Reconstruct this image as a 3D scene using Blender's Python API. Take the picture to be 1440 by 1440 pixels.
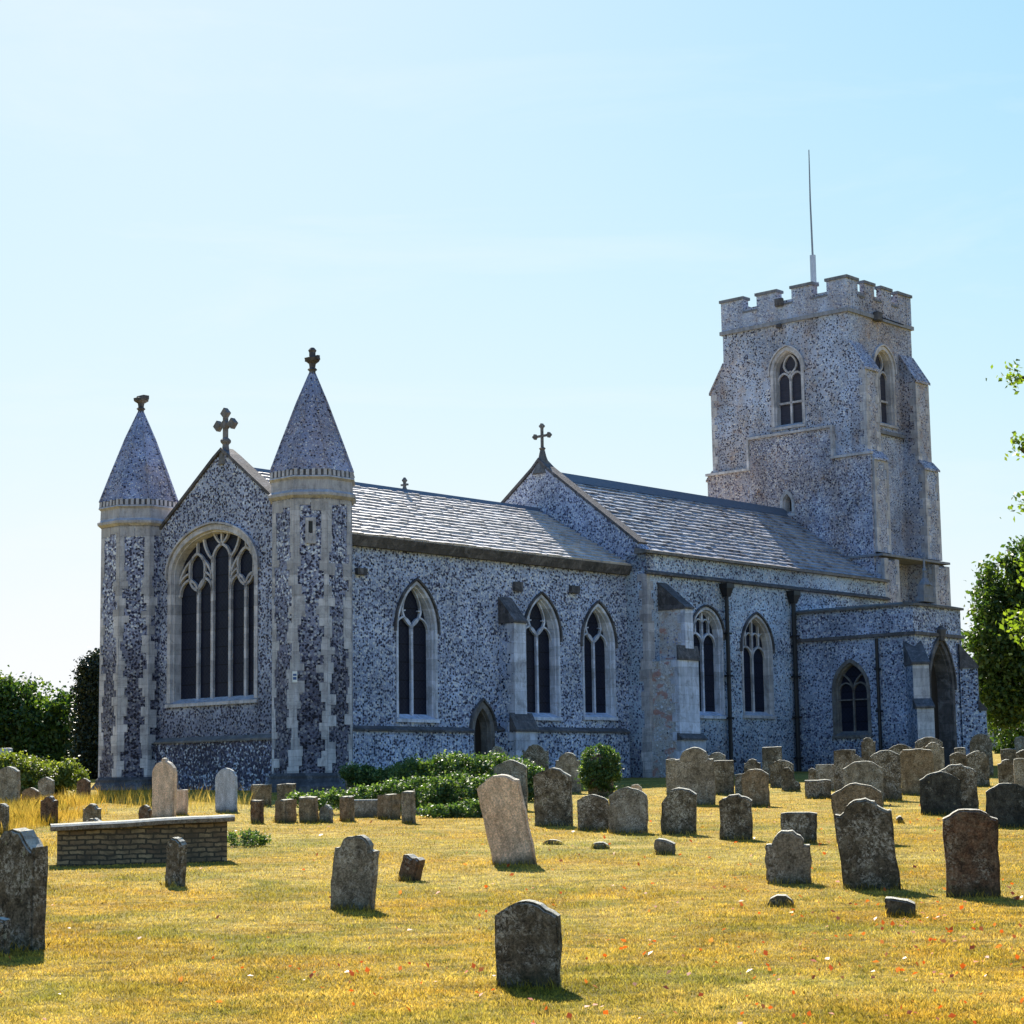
import bpy, bmesh, math, random
import numpy as np
from mathutils import Vector, Matrix
from mathutils.geometry import tessellate_polygon
R=math.radians
random.seed(7)
sc=bpy.context.scene
for o in list(bpy.data.objects): bpy.data.objects.remove(o)
# ---------------- camera ----------------
PITCH,ROLL,YAW=0.13665385,-0.01463831,0.83885607
Fv=Vector((0,math.cos(PITCH),math.sin(PITCH))); U0=Vector((0,-math.sin(PITCH),math.cos(PITCH))); R0=Vector((1,0,0))
Rv=R0*math.cos(ROLL)+U0*math.sin(ROLL); Uv=-R0*math.sin(ROLL)+U0*math.cos(ROLL)
cam=bpy.data.cameras.new("camera"); co=bpy.data.objects.new("camera",cam); sc.collection.objects.link(co)
co.matrix_world=Matrix(((Rv.x,Uv.x,-Fv.x,0),(Rv.y,Uv.y,-Fv.y,0),(Rv.z,Uv.z,-Fv.z,1.6),(0,0,0,1)))
cam.sensor_width=36; cam.lens=2821.6/1440*36; cam.clip_start=.1; cam.clip_end=3000
sc.camera=co
# ---------------- sky and sun ----------------
SUN_EL=R(37); SUN_AZ=R(-12)      # azimuth from +Y, clockwise
w=bpy.data.worlds.new("World"); sc.world=w; w.use_nodes=True
nt=w.node_tree; bg=nt.nodes["Background"]
sky=nt.nodes.new("ShaderNodeTexSky"); sky.sky_type='NISHITA'; sky.sun_disc=False
sky.sun_elevation=SUN_EL; sky.sun_rotation=SUN_AZ; sky.air_density=1.0; sky.dust_density=0.3; sky.ozone_density=2.5
# summer haze: the bright end of the sky is rolled off softly, with faint thin cirrus
def wmath(op,a,b=0.):
    q=nt.nodes.new("ShaderNodeMath"); q.operation=op
    for k,x in zip(q.inputs,(a,b)):
        if isinstance(x,(int,float)): k.default_value=x
        else: nt.links.new(x,k)
    return q.outputs[0]
tc=nt.nodes.new("ShaderNodeTexCoord"); mp=nt.nodes.new("ShaderNodeMapping"); mp.inputs['Scale'].default_value=(1.6,1.0,8); mp.inputs['Rotation'].default_value=(0,R(7),0); nt.links.new(tc.outputs['Generated'],mp.inputs[0])
cn=nt.nodes.new("ShaderNodeTexNoise"); cn.inputs['Scale'].default_value=1.9; cn.inputs['Detail'].default_value=7; cn.inputs['Roughness'].default_value=.62; cn.inputs['Distortion'].default_value=.6; nt.links.new(mp.outputs[0],cn.inputs['Vector'])
cm=wmath('MULTIPLY',wmath('MAXIMUM',wmath('SUBTRACT',cn.outputs[0],.52),0.),1.3)
sp=nt.nodes.new("ShaderNodeSeparateColor"); nt.links.new(sky.outputs[0],sp.inputs[0]); cb=nt.nodes.new("ShaderNodeCombineColor")
for k,(g_,pw,top) in enumerate(((.235,1.4,.98),(.31,1.2,.98),(.70,.80,1.0))):
    v_=wmath('SUBTRACT',1.,wmath('EXPONENT',wmath('MULTIPLY',wmath('POWER',wmath('MULTIPLY',wmath('ADD',sp.outputs[k],wmath('MULTIPLY',cm,2.4)),g_),pw),-1.)))
    nt.links.new(wmath('MULTIPLY',v_,top*3.4),cb.inputs[k])
nt.links.new(cb.outputs[0],bg.inputs[0]); bg.inputs[1].default_value=0.093
sd=bpy.data.lights.new("sun",'SUN'); so=bpy.data.objects.new("sun",sd); sc.collection.objects.link(so)
sd.energy=4.8; sd.angle=R(.5); sd.color=(1,.93,.82)
sv=Vector((math.sin(SUN_AZ)*math.cos(SUN_EL),math.cos(SUN_AZ)*math.cos(SUN_EL),math.sin(SUN_EL)))
so.rotation_euler=sv.to_track_quat('Z','Y').to_euler(); so.location=sv*60
sc.view_settings.view_transform='Standard'; sc.view_settings.look='None'; sc.view_settings.gamma=1
sc.view_settings.exposure=1.7; sc.view_settings.use_curve_mapping=False
sc.render.engine='CYCLES'; sc.cycles.max_bounces=6; sc.cycles.transparent_max_bounces=8
# ---------------- helpers ----------------
def link(o,parent=None):
    sc.collection.objects.link(o)
    if parent: o.parent=parent
    return o
def tag(o,label=None,cat=None,group=None,kind=None):
    if label:o['label']=label
    if cat:o['category']=cat
    if group:o['group']=group
    if kind:o['kind']=kind
    return o
def empty(name,loc=(0,0,0),rz=0,parent=None):
    o=bpy.data.objects.new(name,None); o.location=loc; o.rotation_euler=(0,0,rz); o.empty_display_size=.3
    return link(o,parent)
WHOLE={'corner_quoins','tracery','cresting','chancel_roof','nave_roof','trunk','cone_ribs','gable_cross','mast','roof_boarding','drainpipe'}
class MB:
    def __init__(s): s.v=[];s.f=[]
    def add(s,vs,fs):
        n=len(s.v); s.v+= [tuple(v) for v in vs]; s.f+=[tuple(i+n for i in f) for f in fs]
    def box(s,x0,x1,y0,y1,z0,z1):
        s.add([(x0,y0,z0),(x1,y0,z0),(x1,y1,z0),(x0,y1,z0),(x0,y0,z1),(x1,y0,z1),(x1,y1,z1),(x0,y1,z1)],
              [(0,3,2,1),(4,5,6,7),(0,1,5,4),(1,2,6,5),(2,3,7,6),(3,0,4,7)])
    def hexa(s,b,t):   # bottom quad, top quad (ccw)
        s.add(list(b)+list(t),[(3,2,1,0),(4,5,6,7),(0,1,5,4),(1,2,6,5),(2,3,7,6),(3,0,4,7)])
    def rings(s,rs,cap0=True,cap1=True):
        n=len(rs[0]); base=len(s.v)
        for r in rs: s.v+=[tuple(p) for p in r]
        for k in range(len(rs)-1):
            a=base+k*n;b=a+n
            for i in range(n):
                j=(i+1)%n; s.f.append((a+i,a+j,b+j,b+i))
        if cap0: s.f.append(tuple(base+i for i in reversed(range(n))))
        if cap1: s.f.append(tuple(base+(len(rs)-1)*n+i for i in range(n)))
    def ngon(s,cx,cy,rz,n=8,a0=22.5):   # stack of regular polygons [(radius,z),...]
        s.rings([[(cx+r*math.cos(R(a0+360*i/n)),cy+r*math.sin(R(a0+360*i/n)),z) for i in range(n)] for r,z in rz])
    def tube(s,pts,rad,n=6):
        pts=[Vector(p) for p in pts]; rs=[]
        for i,p in enumerate(pts):
            d=(pts[min(i+1,len(pts)-1)]-pts[max(i-1,0)]).normalized()
            a=d.orthogonal().normalized(); 
            if i and False: pass
            ref=Vector((1,0,0)) if abs(d.x)<.8 else Vector((0,1,0))
            a=(ref-d*ref.dot(d)).normalized(); b=d.cross(a)
            r=rad[i] if isinstance(rad,(list,tuple)) else rad
            rs.append([p+(a*math.cos(2*math.pi*k/n)+b*math.sin(2*math.pi*k/n))*r for k in range(n)])
        s.rings(rs)
    def build(s,name,mat,parent=None,bevel=0,smooth=False):
        if parent is not None and name not in WHOLE and len(s.v)<6000:
            gs=s.groups()
            if len(gs)>1:
                gs.sort(key=lambda g:-len(g.v)); first=None
                for g in gs:
                    o=g.build1(name,mat,parent,bevel,smooth); first=first or o
                return first
        return s.build1(name,mat,parent,bevel,smooth)
    def groups(s,gap=.04):      # pieces that do not touch become parts of their own
        par=list(range(len(s.v)))
        def fd(a):
            while par[a]!=a: par[a]=par[par[a]]; a=par[a]
            return a
        for f in s.f:
            for i in f[1:]: par[fd(i)]=fd(f[0])
        comp={}
        for i in range(len(s.v)): comp.setdefault(fd(i),[]).append(i)
        ks=list(comp); V=np.array(s.v); bb=[(V[comp[k]].min(0)-gap/2,V[comp[k]].max(0)+gap/2) for k in ks]
        p2=list(range(len(ks)))
        def f2(a):
            while p2[a]!=a: a=p2[a]
            return a
        for i in range(len(ks)):
            for j in range(i):
                if (bb[i][0]<=bb[j][1]).all() and (bb[j][0]<=bb[i][1]).all(): p2[f2(i)]=f2(j)
        cl={}
        for i,k in enumerate(ks): cl.setdefault(f2(i),[]).extend(comp[k])
        if len(cl)==1: return [s]
        out=[]
        for c in cl.values():
            c=sorted(c); mp={v:i for i,v in enumerate(c)}; g=MB(); g.v=[s.v[i] for i in c]; g.f=[tuple(mp[i] for i in f) for f in s.f if f[0] in mp]; out.append(g)
        return out
    def build1(s,name,mat,parent=None,bevel=0,smooth=False):
        me=bpy.data.meshes.new(name); me.from_pydata(s.v,[],s.f); me.update()
        bm=bmesh.new(); bm.from_mesh(me); bmesh.ops.recalc_face_normals(bm,faces=bm.faces)
        if bevel: bmesh.ops.bevel(bm,geom=[e for e in bm.edges if len(e.link_faces)==2 and e.calc_face_angle(0)>.5],offset=bevel,segments=1,affect='EDGES')
        bm.to_mesh(me); bm.free()
        if smooth:
            for p in me.polygons:p.use_smooth=True
        me.materials.append(mat); o=bpy.data.objects.new(name,me); return link(o,parent)
def quads(name,V,mat,parent=None,nv=4,smooth=False):   # V (n,nv,3) float array -> mesh of n faces
    V=np.asarray(V,dtype=np.float32); n=V.shape[0]
    me=bpy.data.meshes.new(name); me.vertices.add(n*nv); me.vertices.foreach_set('co',V.reshape(-1))
    me.loops.add(n*nv); me.loops.foreach_set('vertex_index',np.arange(n*nv,dtype=np.int32))
    me.polygons.add(n); me.polygons.foreach_set('loop_start',np.arange(0,n*nv,nv,dtype=np.int32)); me.polygons.foreach_set('loop_total',np.full(n,nv,dtype=np.int32))
    me.update(calc_edges=True); me.materials.append(mat)
    o=bpy.data.objects.new(name,me); return link(o,parent)
# ---------------- materials ----------------
class NM:
    def __init__(s,name,rough=.85,spec=.3):
        s.m=bpy.data.materials.new(name); s.m.use_nodes=True; s.nt=s.m.node_tree; s.N=s.nt.nodes
        s.b=s.N["Principled BSDF"]; s.b.inputs["Roughness"].default_value=rough; s.b.inputs["Specular IOR Level"].default_value=spec
    def n(s,t,**k):
        q=s.N.new(t)
        for a,b in k.items():
            if a.startswith('i_'): q.inputs[a[2:].replace('_',' ')].default_value=b
            else: setattr(q,a,b)
        return q
    def L(s,a,b): s.nt.links.new(a,b)
    def ramp(s,src,stops,interp='LINEAR'):
        r=s.n("ShaderNodeValToRGB"); r.color_ramp.interpolation=interp; e=r.color_ramp.elements
        while len(e)<len(stops): e.new(.5)
        for q,(p,c) in zip(e,stops):
            q.position=p; q.color=(c,c,c,1) if isinstance(c,(int,float)) else (*c,1)
        s.L(src,r.inputs[0]); return r.outputs[0]
    def mix(s,fac,a,b,mode='MIX'):
        m=s.n("ShaderNodeMix",data_type='RGBA',blend_type=mode)
        for sock,v in ((m.inputs[0],fac),(m.inputs[6],a),(m.inputs[7],b)):
            if isinstance(v,(int,float)): sock.default_value=v
            elif isinstance(v,tuple): sock.default_value=(*v,1)
            else: s.L(v,sock)
        return m.outputs[2]
    def math(s,op,a,b=0.,c=None):
        m=s.n("ShaderNodeMath",operation=op)
        for sock,v in zip(m.inputs,(a,b,c) if c is not None else (a,b)):
            if isinstance(v,(int,float)): sock.default_value=v
            else: s.L(v,sock)
        return m.outputs[0]
    def coord(s,kind='Object',scale=(1,1,1),rnd=False):
        tc=s.n("ShaderNodeTexCoord"); mp=s.n("ShaderNodeMapping"); mp.inputs['Scale'].default_value=scale
        s.L(tc.outputs[kind],mp.inputs[0]); out=mp.outputs[0]
        if rnd:
            oi=s.n("ShaderNodeObjectInfo"); va=s.n("ShaderNodeVectorMath",operation='SCALE'); va.inputs[0].default_value=(37,91,53); s.L(oi.outputs['Random'],va.inputs['Scale'])
            ad=s.n("ShaderNodeVectorMath",operation='ADD'); s.L(out,ad.inputs[0]); s.L(va.outputs[0],ad.inputs[1]); out=ad.outputs[0]
        return out
    def noise(s,vec,scale,detail=4,rough=.6,dist=0):
        q=s.n("ShaderNodeTexNoise"); q.inputs['Scale'].default_value=scale; q.inputs['Detail'].default_value=detail; q.inputs['Roughness'].default_value=rough; q.inputs['Distortion'].default_value=dist
        s.L(vec,q.inputs['Vector']); return q.outputs[0]
    def vor(s,vec,scale,feature='F1',rand=1):
        q=s.n("ShaderNodeTexVoronoi",feature=feature); q.inputs['Scale'].default_value=scale; q.inputs['Randomness'].default_value=rand
        s.L(vec,q.inputs['Vector']); return q
    def bump(s,h,strength=.5,dist=.02):
        b=s.n("ShaderNodeBump"); b.inputs['Strength'].default_value=strength; b.inputs['Distance'].default_value=dist; s.L(h,b.inputs['Height']); s.L(b.outputs[0],s.b.inputs['Normal'])
    def col(s,c):
        if isinstance(c,tuple): s.b.inputs['Base Color'].default_value=(*c,1)
        else: s.L(c,s.b.inputs['Base Color'])
        return s.m
def flint(name,scale=7.5,th=.5,dark=.35,light=.25,mortar=(.36,.34,.32),patch=.25,tint=(1,1,1),warm=.0,lowdark=0,chips=.55):
    m=NM(name,.75,.25); v=m.coord()
    wn=m.n("ShaderNodeTexNoise"); wn.inputs['Scale'].default_value=5; wn.inputs['Detail'].default_value=2; m.L(v,wn.inputs['Vector'])
    wv=m.mix(.04,v,wn.outputs['Color'])
    vo=m.vor(m.mix(.09,wv,m.n("ShaderNodeTexNoise",i_Scale=scale*1.3).outputs['Color']),scale) if False else m.vor(wv,scale); big=m.noise(m.coord(scale=(1,1,2.6)),.42,6,.68)
    sep=m.n("ShaderNodeSeparateColor"); m.L(vo.outputs['Color'],sep.inputs[0])
    thr=m.math('ADD',m.math('MULTIPLY',big,patch*2),th-patch)                 # radius of flints varies over the wall
    thr=m.math('ADD',thr,m.math('MULTIPLY',sep.outputs[1],.22))
    mask=m.math('MULTIPLY',m.math('SUBTRACT',thr,vo.outputs['Distance']),9.0); mask=m.n("ShaderNodeClamp").inputs[0].node if False else mask
    cl=m.n("ShaderNodeClamp"); m.L(mask,cl.inputs[0]); mask=cl.outputs[0]
    fc=m.ramp(sep.outputs[0],[(0,(.028,.027,.046)),(dark,(.078,.078,.130)),(dark+.12,(.19,.20,.31)),(1-light,(.42,.47,.64)),(1-light*.5,(.78,.82,.90)),(1,(.88,.88,.88))])
    fine=m.noise(v,40,3,.7)
    fc=m.mix(.5,fc,m.ramp(fine,[(.3,.45),(.7,1.0)]),'MULTIPLY')
    st=m.noise(m.coord(scale=(1,1,.35)),1.1,6,.65)
    mc=m.mix(m.ramp(st,[(.35,0.),(.65,1.)]),tuple(c*.72 for c in mortar),mortar)
    mc=m.mix(m.ramp(m.noise(v,2.3,4,.7),[(.5,0.),(.75,warm)]),mc,(.42,.30,.20))
    v2=m.vor(wv,scale*2.1); s2=m.n("ShaderNodeSeparateColor"); m.L(v2.outputs['Color'],s2.inputs[0])      # galleting: small chips pressed into the joints
    ch=m.math('MULTIPLY',m.ramp(v2.outputs['Distance'],[(.22,1.),(.34,0.)]),m.ramp(s2.outputs[0],[(chips,0.),(chips+.02,1.)],'CONSTANT'))
    mc=m.mix(m.math('MULTIPLY',ch,.85),mc,m.ramp(s2.outputs[1],[(0,(.04,.045,.08)),(.45,(.13,.14,.20)),(.6,(.4,.43,.5)),(1,(.8,.8,.8))]))
    c=m.mix(mask,mc,fc)
    c=m.mix(1.0,c,m.ramp(m.noise(v,scale*2.4,4,.75),[(.28,.55),(.5,.95),(.72,1.25)]),'MULTIPLY')
    c=m.mix(1.0,c,m.ramp(m.noise(v,.55,6,.7),[(.28,.52),(.62,1.05)]),'MULTIPLY')
    if tint!=(1,1,1): c=m.mix(1.0,c,tint,'MULTIPLY')
    if name.startswith('tower') or name.startswith('cone'): c=m.mix(1.0,c,m.mix(m.ramp(m.noise(m.coord(scale=(1,1,.6)),.35,6,.7,.6),[(.42,0.),(.60,1.)]),(1.,1.,1.),(.98,.80,.66)),'MULTIPLY')
    if name=='buttress_rubble': c=m.mix(m.ramp(m.noise(m.coord(scale=(1,1,1.8)),1.5,3,.6),[(.56,0.),(.62,.75)]),c,(.40,.19,.15))
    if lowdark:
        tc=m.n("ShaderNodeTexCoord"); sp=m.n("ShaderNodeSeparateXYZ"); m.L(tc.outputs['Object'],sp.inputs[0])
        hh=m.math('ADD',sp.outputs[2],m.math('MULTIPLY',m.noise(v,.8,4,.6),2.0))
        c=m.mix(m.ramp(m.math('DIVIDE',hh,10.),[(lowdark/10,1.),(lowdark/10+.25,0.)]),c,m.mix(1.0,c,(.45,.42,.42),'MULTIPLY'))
    m.bump(m.math('SUBTRACT',m.math('MULTIPLY',mask,.6),m.math('MULTIPLY',vo.outputs['Distance'],.3)),.8,.03)
    return m.col(c)
def dressed(name,a,b,sc_=3,blotch=(.10,.10,.09),bl=.62,rnd=False):
    m=NM(name,.85,.2); v=m.coord(rnd=rnd)
    c=m.mix(m.ramp(m.noise(v,sc_,6,.7),[(.3,0.),(.7,1.)]),a,b)
    c=m.mix(m.ramp(m.noise(v,sc_*3.1,5,.75),[(bl,0.),(bl+.1,.8)]),c,blotch)
    tc=m.n("ShaderNodeTexCoord"); sz=m.n("ShaderNodeSeparateXYZ"); m.L(tc.outputs['Object'],sz.inputs[0])
    zz=m.math('ADD',m.math('DIVIDE',sz.outputs[2],.31),m.math('MULTIPLY',m.noise(v,.8,2,.5),.5)); fr_=m.math('FRACT',zz); bl_=m.n("ShaderNodeTexWhiteNoise",noise_dimensions='1D'); m.L(m.math('FLOOR',zz),bl_.inputs['W'])
    c=m.mix(1.0,c,m.ramp(bl_.outputs['Value'],[(0,.72),(1,1.12)]),'MULTIPLY')
    c=m.mix(m.ramp(m.math('ABSOLUTE',m.math('SUBTRACT',fr_,.5)),[(.46,0.),(.49,.38)]),c,tuple(x*.5 for x in a))
    c=m.mix(m.math('MULTIPLY',m.ramp(m.noise(v,2.6,6,.8,.6),[(.50,0.),(.62,1.)]),.55),c,m.mix(m.noise(v,9,5,.8),(.10,.10,.12),(.34,.32,.31)))
    vs=m.coord(scale=(1,1,.18)); c=m.mix(1.0,c,m.ramp(m.noise(vs,6,6,.75),[(.32,.62),(.6,1.08)]),'MULTIPLY')
    m.bump(m.noise(v,22,5,.7),.5,.02); return m.col(c)
def gstone(name,a,b,lich=(.5,.5,.42),lamt=.6,dk=(.035,.035,.03),dkamt=.5):
    m=NM(name,.95,.06); v=m.coord(rnd=True)
    c=m.mix(m.ramp(m.noise(v,4.5,8,.8,.6),[(.36,0.),(.62,1.)]),a,b)
    c=m.mix(m.ramp(m.noise(v,11,9,.85,.5),[(dkamt-.02,0.),(dkamt+.12,.8)]),c,dk)
    vs=m.coord(scale=(1,1,.25),rnd=True); c=m.mix(1.0,c,m.ramp(m.noise(vs,9,6,.8),[(.3,.55),(.6,1.15)]),'MULTIPLY')     # rain streaks
    c=m.mix(1.0,c,m.ramp(m.noise(v,55,5,.8),[(.30,.42),(.5,1.0),(.68,1.9)]),'MULTIPLY')                                  # grain
    gate=m.ramp(m.noise(v,3.2,5,.7,.5),[(lamt,0.),(lamt+.10,1.)])
    sp=m.noise(v,34,6,.85,.4)
    c=m.mix(m.math('MULTIPLY',m.math('MULTIPLY',gate,m.ramp(sp,[(.50,0.),(.56,1.)])),.85),c,lich)
    vo2=m.vor(v,9); sp2=m.math('ADD',vo2.outputs['Distance'],m.math('MULTIPLY',m.noise(v,26,5,.85),1.1)); s3=m.n("ShaderNodeSeparateColor"); m.L(vo2.outputs['Color'],s3.inputs[0])
    c=m.mix(m.math('MULTIPLY',m.math('MULTIPLY',m.ramp(sp2,[(.62,1.),(.70,0.)]),m.ramp(s3.outputs[0],[(.55,0.),(.60,1.)])),.75),c,m.mix(s3.outputs[1],lich,(.30,.30,.16)))
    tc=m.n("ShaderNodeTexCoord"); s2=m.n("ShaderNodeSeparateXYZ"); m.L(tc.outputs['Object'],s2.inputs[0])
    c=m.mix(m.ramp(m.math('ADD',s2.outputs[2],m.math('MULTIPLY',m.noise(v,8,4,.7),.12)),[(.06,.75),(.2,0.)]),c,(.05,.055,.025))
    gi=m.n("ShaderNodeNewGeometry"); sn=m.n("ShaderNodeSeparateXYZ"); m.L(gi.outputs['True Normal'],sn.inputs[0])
    up=m.math('MULTIPLY',m.ramp(sn.outputs[2],[(.45,0.),(.75,1.)]),m.ramp(m.noise(v,14,4,.7),[(.25,.35),(.55,1.)]))      # sunlit top rim painted in: upward faces mixed to a pale lichen tone
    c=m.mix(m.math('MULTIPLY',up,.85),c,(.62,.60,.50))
    m.bump(m.noise(v,30,8,.8),1.,.03); return m.col(c)
def plain(name,c,rough=.8,spec=.3,metal=0):
    m=NM(name,rough,spec); m.b.inputs['Metallic'].default_value=metal
    v=m.coord(); k=m.mix(m.noise(v,6,4,.6),tuple(x*.75 for x in c),tuple(min(1,x*1.2) for x in c)); return m.col(k)
M={}
M['chancel']=flint('chancel_flint',14,.50,.30,.40,(0.48,0.57,0.77),.2,chips=.42)
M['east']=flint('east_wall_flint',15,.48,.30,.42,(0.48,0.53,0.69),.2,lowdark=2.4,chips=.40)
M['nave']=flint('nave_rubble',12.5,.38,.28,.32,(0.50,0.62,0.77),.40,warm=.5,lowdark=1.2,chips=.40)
M['tower']=flint('tower_flint',13.5,.35,.26,.36,(0.48,0.55,0.71),.24,warm=.8,chips=.36)
M['towerlow']=flint('tower_rubble',13.5,.44,.28,.42,(0.44,0.48,0.62),.22,warm=.9,chips=.36)
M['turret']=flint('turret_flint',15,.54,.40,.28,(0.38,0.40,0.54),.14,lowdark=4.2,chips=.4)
M['cone']=flint('cone_flint',16,.34,.28,.40,(0.35,0.40,0.58),.2,warm=.5,chips=.38)
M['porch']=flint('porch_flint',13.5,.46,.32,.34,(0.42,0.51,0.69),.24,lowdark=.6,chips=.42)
M['plinth']=flint('plinth_flint',14,.58,.56,.22,(0.21,0.20,0.23),.1,chips=.5)
M['rubble']=flint('buttress_rubble',8.5,.22,.2,.5,(0.62,0.62,0.63),.3,warm=1.0,chips=.5)
M['dressed']=dressed('dressed_limestone',(.44,.42,.43),(.58,.56,.57),2.2,(.16,.15,.13),.66)
M['ashlar']=dressed('pale_ashlar',(.50,.54,.64),(.66,.69,.78),1.6,(.22,.21,.19),.68)
M['weather']=dressed('weathered_stone',(.17,.18,.20),(.28,.29,.32),3,(.10,.10,.10),.6)
M['cope']=dressed('weathered_coping',(.10,.095,.09),(.22,.20,.18),3,(.40,.36,.28),.63)
M['darkstone']=dressed('sooted_stone',(.06,.058,.06),(.13,.12,.12),2.5,(.3,.27,.2),.7)
M['iron']=plain('black_iron',(.012,.012,.014),.5,.4)
M['lead']=plain('grey_lead',(.10,.12,.15),.55,.3)
M['white']=plain('white_paint',(.75,.75,.72),.5)
M['bluepaint']=plain('blue_paint',(.05,.10,.25),.5)
M['pole']=plain('grey_pole_metal',(.20,.22,.25),.4,.5)
M['wood']=plain('dark_oak_door',(.018,.013,.010),.7)
g=NM('leaded_glass',.35,.06); v=g.coord(); 
g.bump(g.vor(v,5,'F1').outputs['Color'],.35,.02)
sg=g.n('ShaderNodeSeparateXYZ'); g.L(v,sg.inputs[0]); ga=g.math('ABSOLUTE',g.math('SUBTRACT',g.math('FRACT',g.math('DIVIDE',sg.outputs[2],.55)),.5)); gb2=g.math('ABSOLUTE',g.math('SUBTRACT',g.math('FRACT',g.math('DIVIDE',g.math('ADD',g.math('ADD',sg.outputs[0],sg.outputs[1]),g.math('MULTIPLY',sg.outputs[2],1.)),.16)),.5)); gc=g.math('ABSOLUTE',g.math('SUBTRACT',g.math('FRACT',g.math('DIVIDE',g.math('SUBTRACT',g.math('ADD',sg.outputs[0],sg.outputs[1]),sg.outputs[2]),.16)),.5))
lead=g.ramp(g.math('MAXIMUM',gb2,gc),[(.42,0.),(.47,.5)]); c=g.mix(g.noise(v,3,5,.7),(.004,.005,.012),(.022,.025,.045)); c=g.mix(lead,c,(.035,.038,.05)); c=g.mix(g.ramp(ga,[(.465,0.),(.48,.8)]),c,(.006,.006,.008)); M['glass']=g.col(c)
m=NM('louvre',.7); M['louvre']=m.col(m.mix(m.noise(m.coord(scale=(1,1,14)),2,3),(.008,.008,.014),(.055,.055,.08)))
def slate(name,a,b,patch):
    m=NM(name,.42,.6); v=m.coord(); gi=m.n("ShaderNodeNewGeometry")
    c=m.mix(gi.outputs['Random Per Island'],a,b)
    c=m.mix(m.ramp(m.noise(v,1.6,7,.75,.4),[(.50,0.),(.60,patch)]),c,(.09,.085,.10))
    c=m.mix(m.ramp(m.noise(v,3.3,6,.8),[(.66,0.),(.74,.5)]),c,(.50,.47,.38))
    vs=m.coord(scale=(1,.22,.22)); c=m.mix(1.0,c,m.ramp(m.noise(vs,4,6,.7),[(.3,.72),(.6,1.08)]),'MULTIPLY')
    m.bump(m.noise(v,18,5,.7),.18,.02); return m.col(c)
M['slate']=slate('stone_slate',(.44,.41,.40),(.56,.53,.51),.4); M['slate_nave']=slate('grey_slate',(.24,.25,.29),(.40,.41,.44),.8)
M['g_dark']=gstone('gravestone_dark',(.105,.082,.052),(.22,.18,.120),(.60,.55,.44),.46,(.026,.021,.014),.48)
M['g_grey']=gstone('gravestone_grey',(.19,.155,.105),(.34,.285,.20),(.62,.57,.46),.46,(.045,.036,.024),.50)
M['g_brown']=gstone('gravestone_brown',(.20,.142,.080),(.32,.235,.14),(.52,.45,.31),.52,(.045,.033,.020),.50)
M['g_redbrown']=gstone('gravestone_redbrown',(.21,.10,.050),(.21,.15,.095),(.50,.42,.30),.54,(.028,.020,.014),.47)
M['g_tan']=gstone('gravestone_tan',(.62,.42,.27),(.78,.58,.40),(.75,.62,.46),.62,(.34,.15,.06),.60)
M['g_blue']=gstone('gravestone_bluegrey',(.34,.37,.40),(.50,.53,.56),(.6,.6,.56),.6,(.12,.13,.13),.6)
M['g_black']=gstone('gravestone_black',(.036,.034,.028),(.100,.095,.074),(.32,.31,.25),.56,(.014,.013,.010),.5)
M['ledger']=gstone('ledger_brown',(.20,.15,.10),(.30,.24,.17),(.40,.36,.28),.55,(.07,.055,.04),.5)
m=NM('tomb_brick',.9,.1); br=m.n("ShaderNodeTexBrick"); v=m.coord(scale=(1,1,1)); 
sx=m.n("ShaderNodeSeparateXYZ"); m.L(v,sx.inputs[0]); cx=m.n("ShaderNodeCombineXYZ"); wob=m.noise(v,3.5,3,.6); m.L(m.math('ADD',m.math('ADD',sx.outputs[0],sx.outputs[1]),m.math('MULTIPLY',wob,.10)),cx.inputs[0]); m.L(m.math('ADD',sx.outputs[2],m.math('MULTIPLY',m.noise(v,2.6,5,.75),.10)),cx.inputs[1]); m.L(cx.outputs[0],br.inputs[0])
for k,x in (('Scale',1.),('Mortar Size',.012),('Brick Width',.19),('Row Height',.062)): br.inputs[k].default_value=x
br.inputs['Color1'].default_value=(.36,.26,.14,1); br.inputs['Color2'].default_value=(.15,.10,.06,1); br.inputs['Mortar'].default_value=(.06,.05,.035,1)
c=m.mix(m.ramp(m.noise(v,5,6,.7),[(.42,0.),(.62,.8)]),br.outputs[0],(.075,.06,.04)); m.bump(br.outputs['Fac'],-.6,.015); M['brick']=m.col(c)
def leafmat(name,a,b,c3,trans=.45):
    m=NM(name,.55,.35); gi=m.n("ShaderNodeNewGeometry"); c=m.ramp(gi.outputs['Random Per Island'],[(0,a),(.55,b),(1,c3)])
    pos=m.noise(gi.outputs['Position'],.9,3,.6); c=m.mix(m.ramp(pos,[(.35,.0),(.65,.6)]),c,b)
    m.col(c); tr=m.n("ShaderNodeBsdfTranslucent"); br=m.mix(1.0,c,(1.5,1.6,.55),'MULTIPLY'); m.L(br,tr.inputs[0])
    ms=m.n("ShaderNodeMixShader"); ms.inputs[0].default_value=trans; out=m.N["Material Output"]
    m.L(m.b.outputs[0],ms.inputs[1]); m.L(tr.outputs[0],ms.inputs[2]); m.L(ms.outputs[0],out.inputs[0]); return m.m
M['leaf']=leafmat('tree_leaf',(.018,.042,.010),(.042,.082,.015),(.13,.17,.028),.36)
M['leafy']=leafmat('bright_leaf',(.06,.10,.015),(.11,.16,.022),(.20,.24,.04),.5)
M['ivy']=leafmat('ivy_leaf',(.022,.046,.012),(.055,.105,.024),(.24,.30,.10),.34)
M['ivyy']=leafmat('yellow_ivy_leaf',(.06,.09,.02),(.13,.16,.03),(.26,.26,.07),.4)
M['yew']=leafmat('yew_leaf',(.006,.012,.006),(.012,.022,.009),(.022,.036,.012),.1)
M['bark']=plain('bark',(.07,.055,.04))
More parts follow.
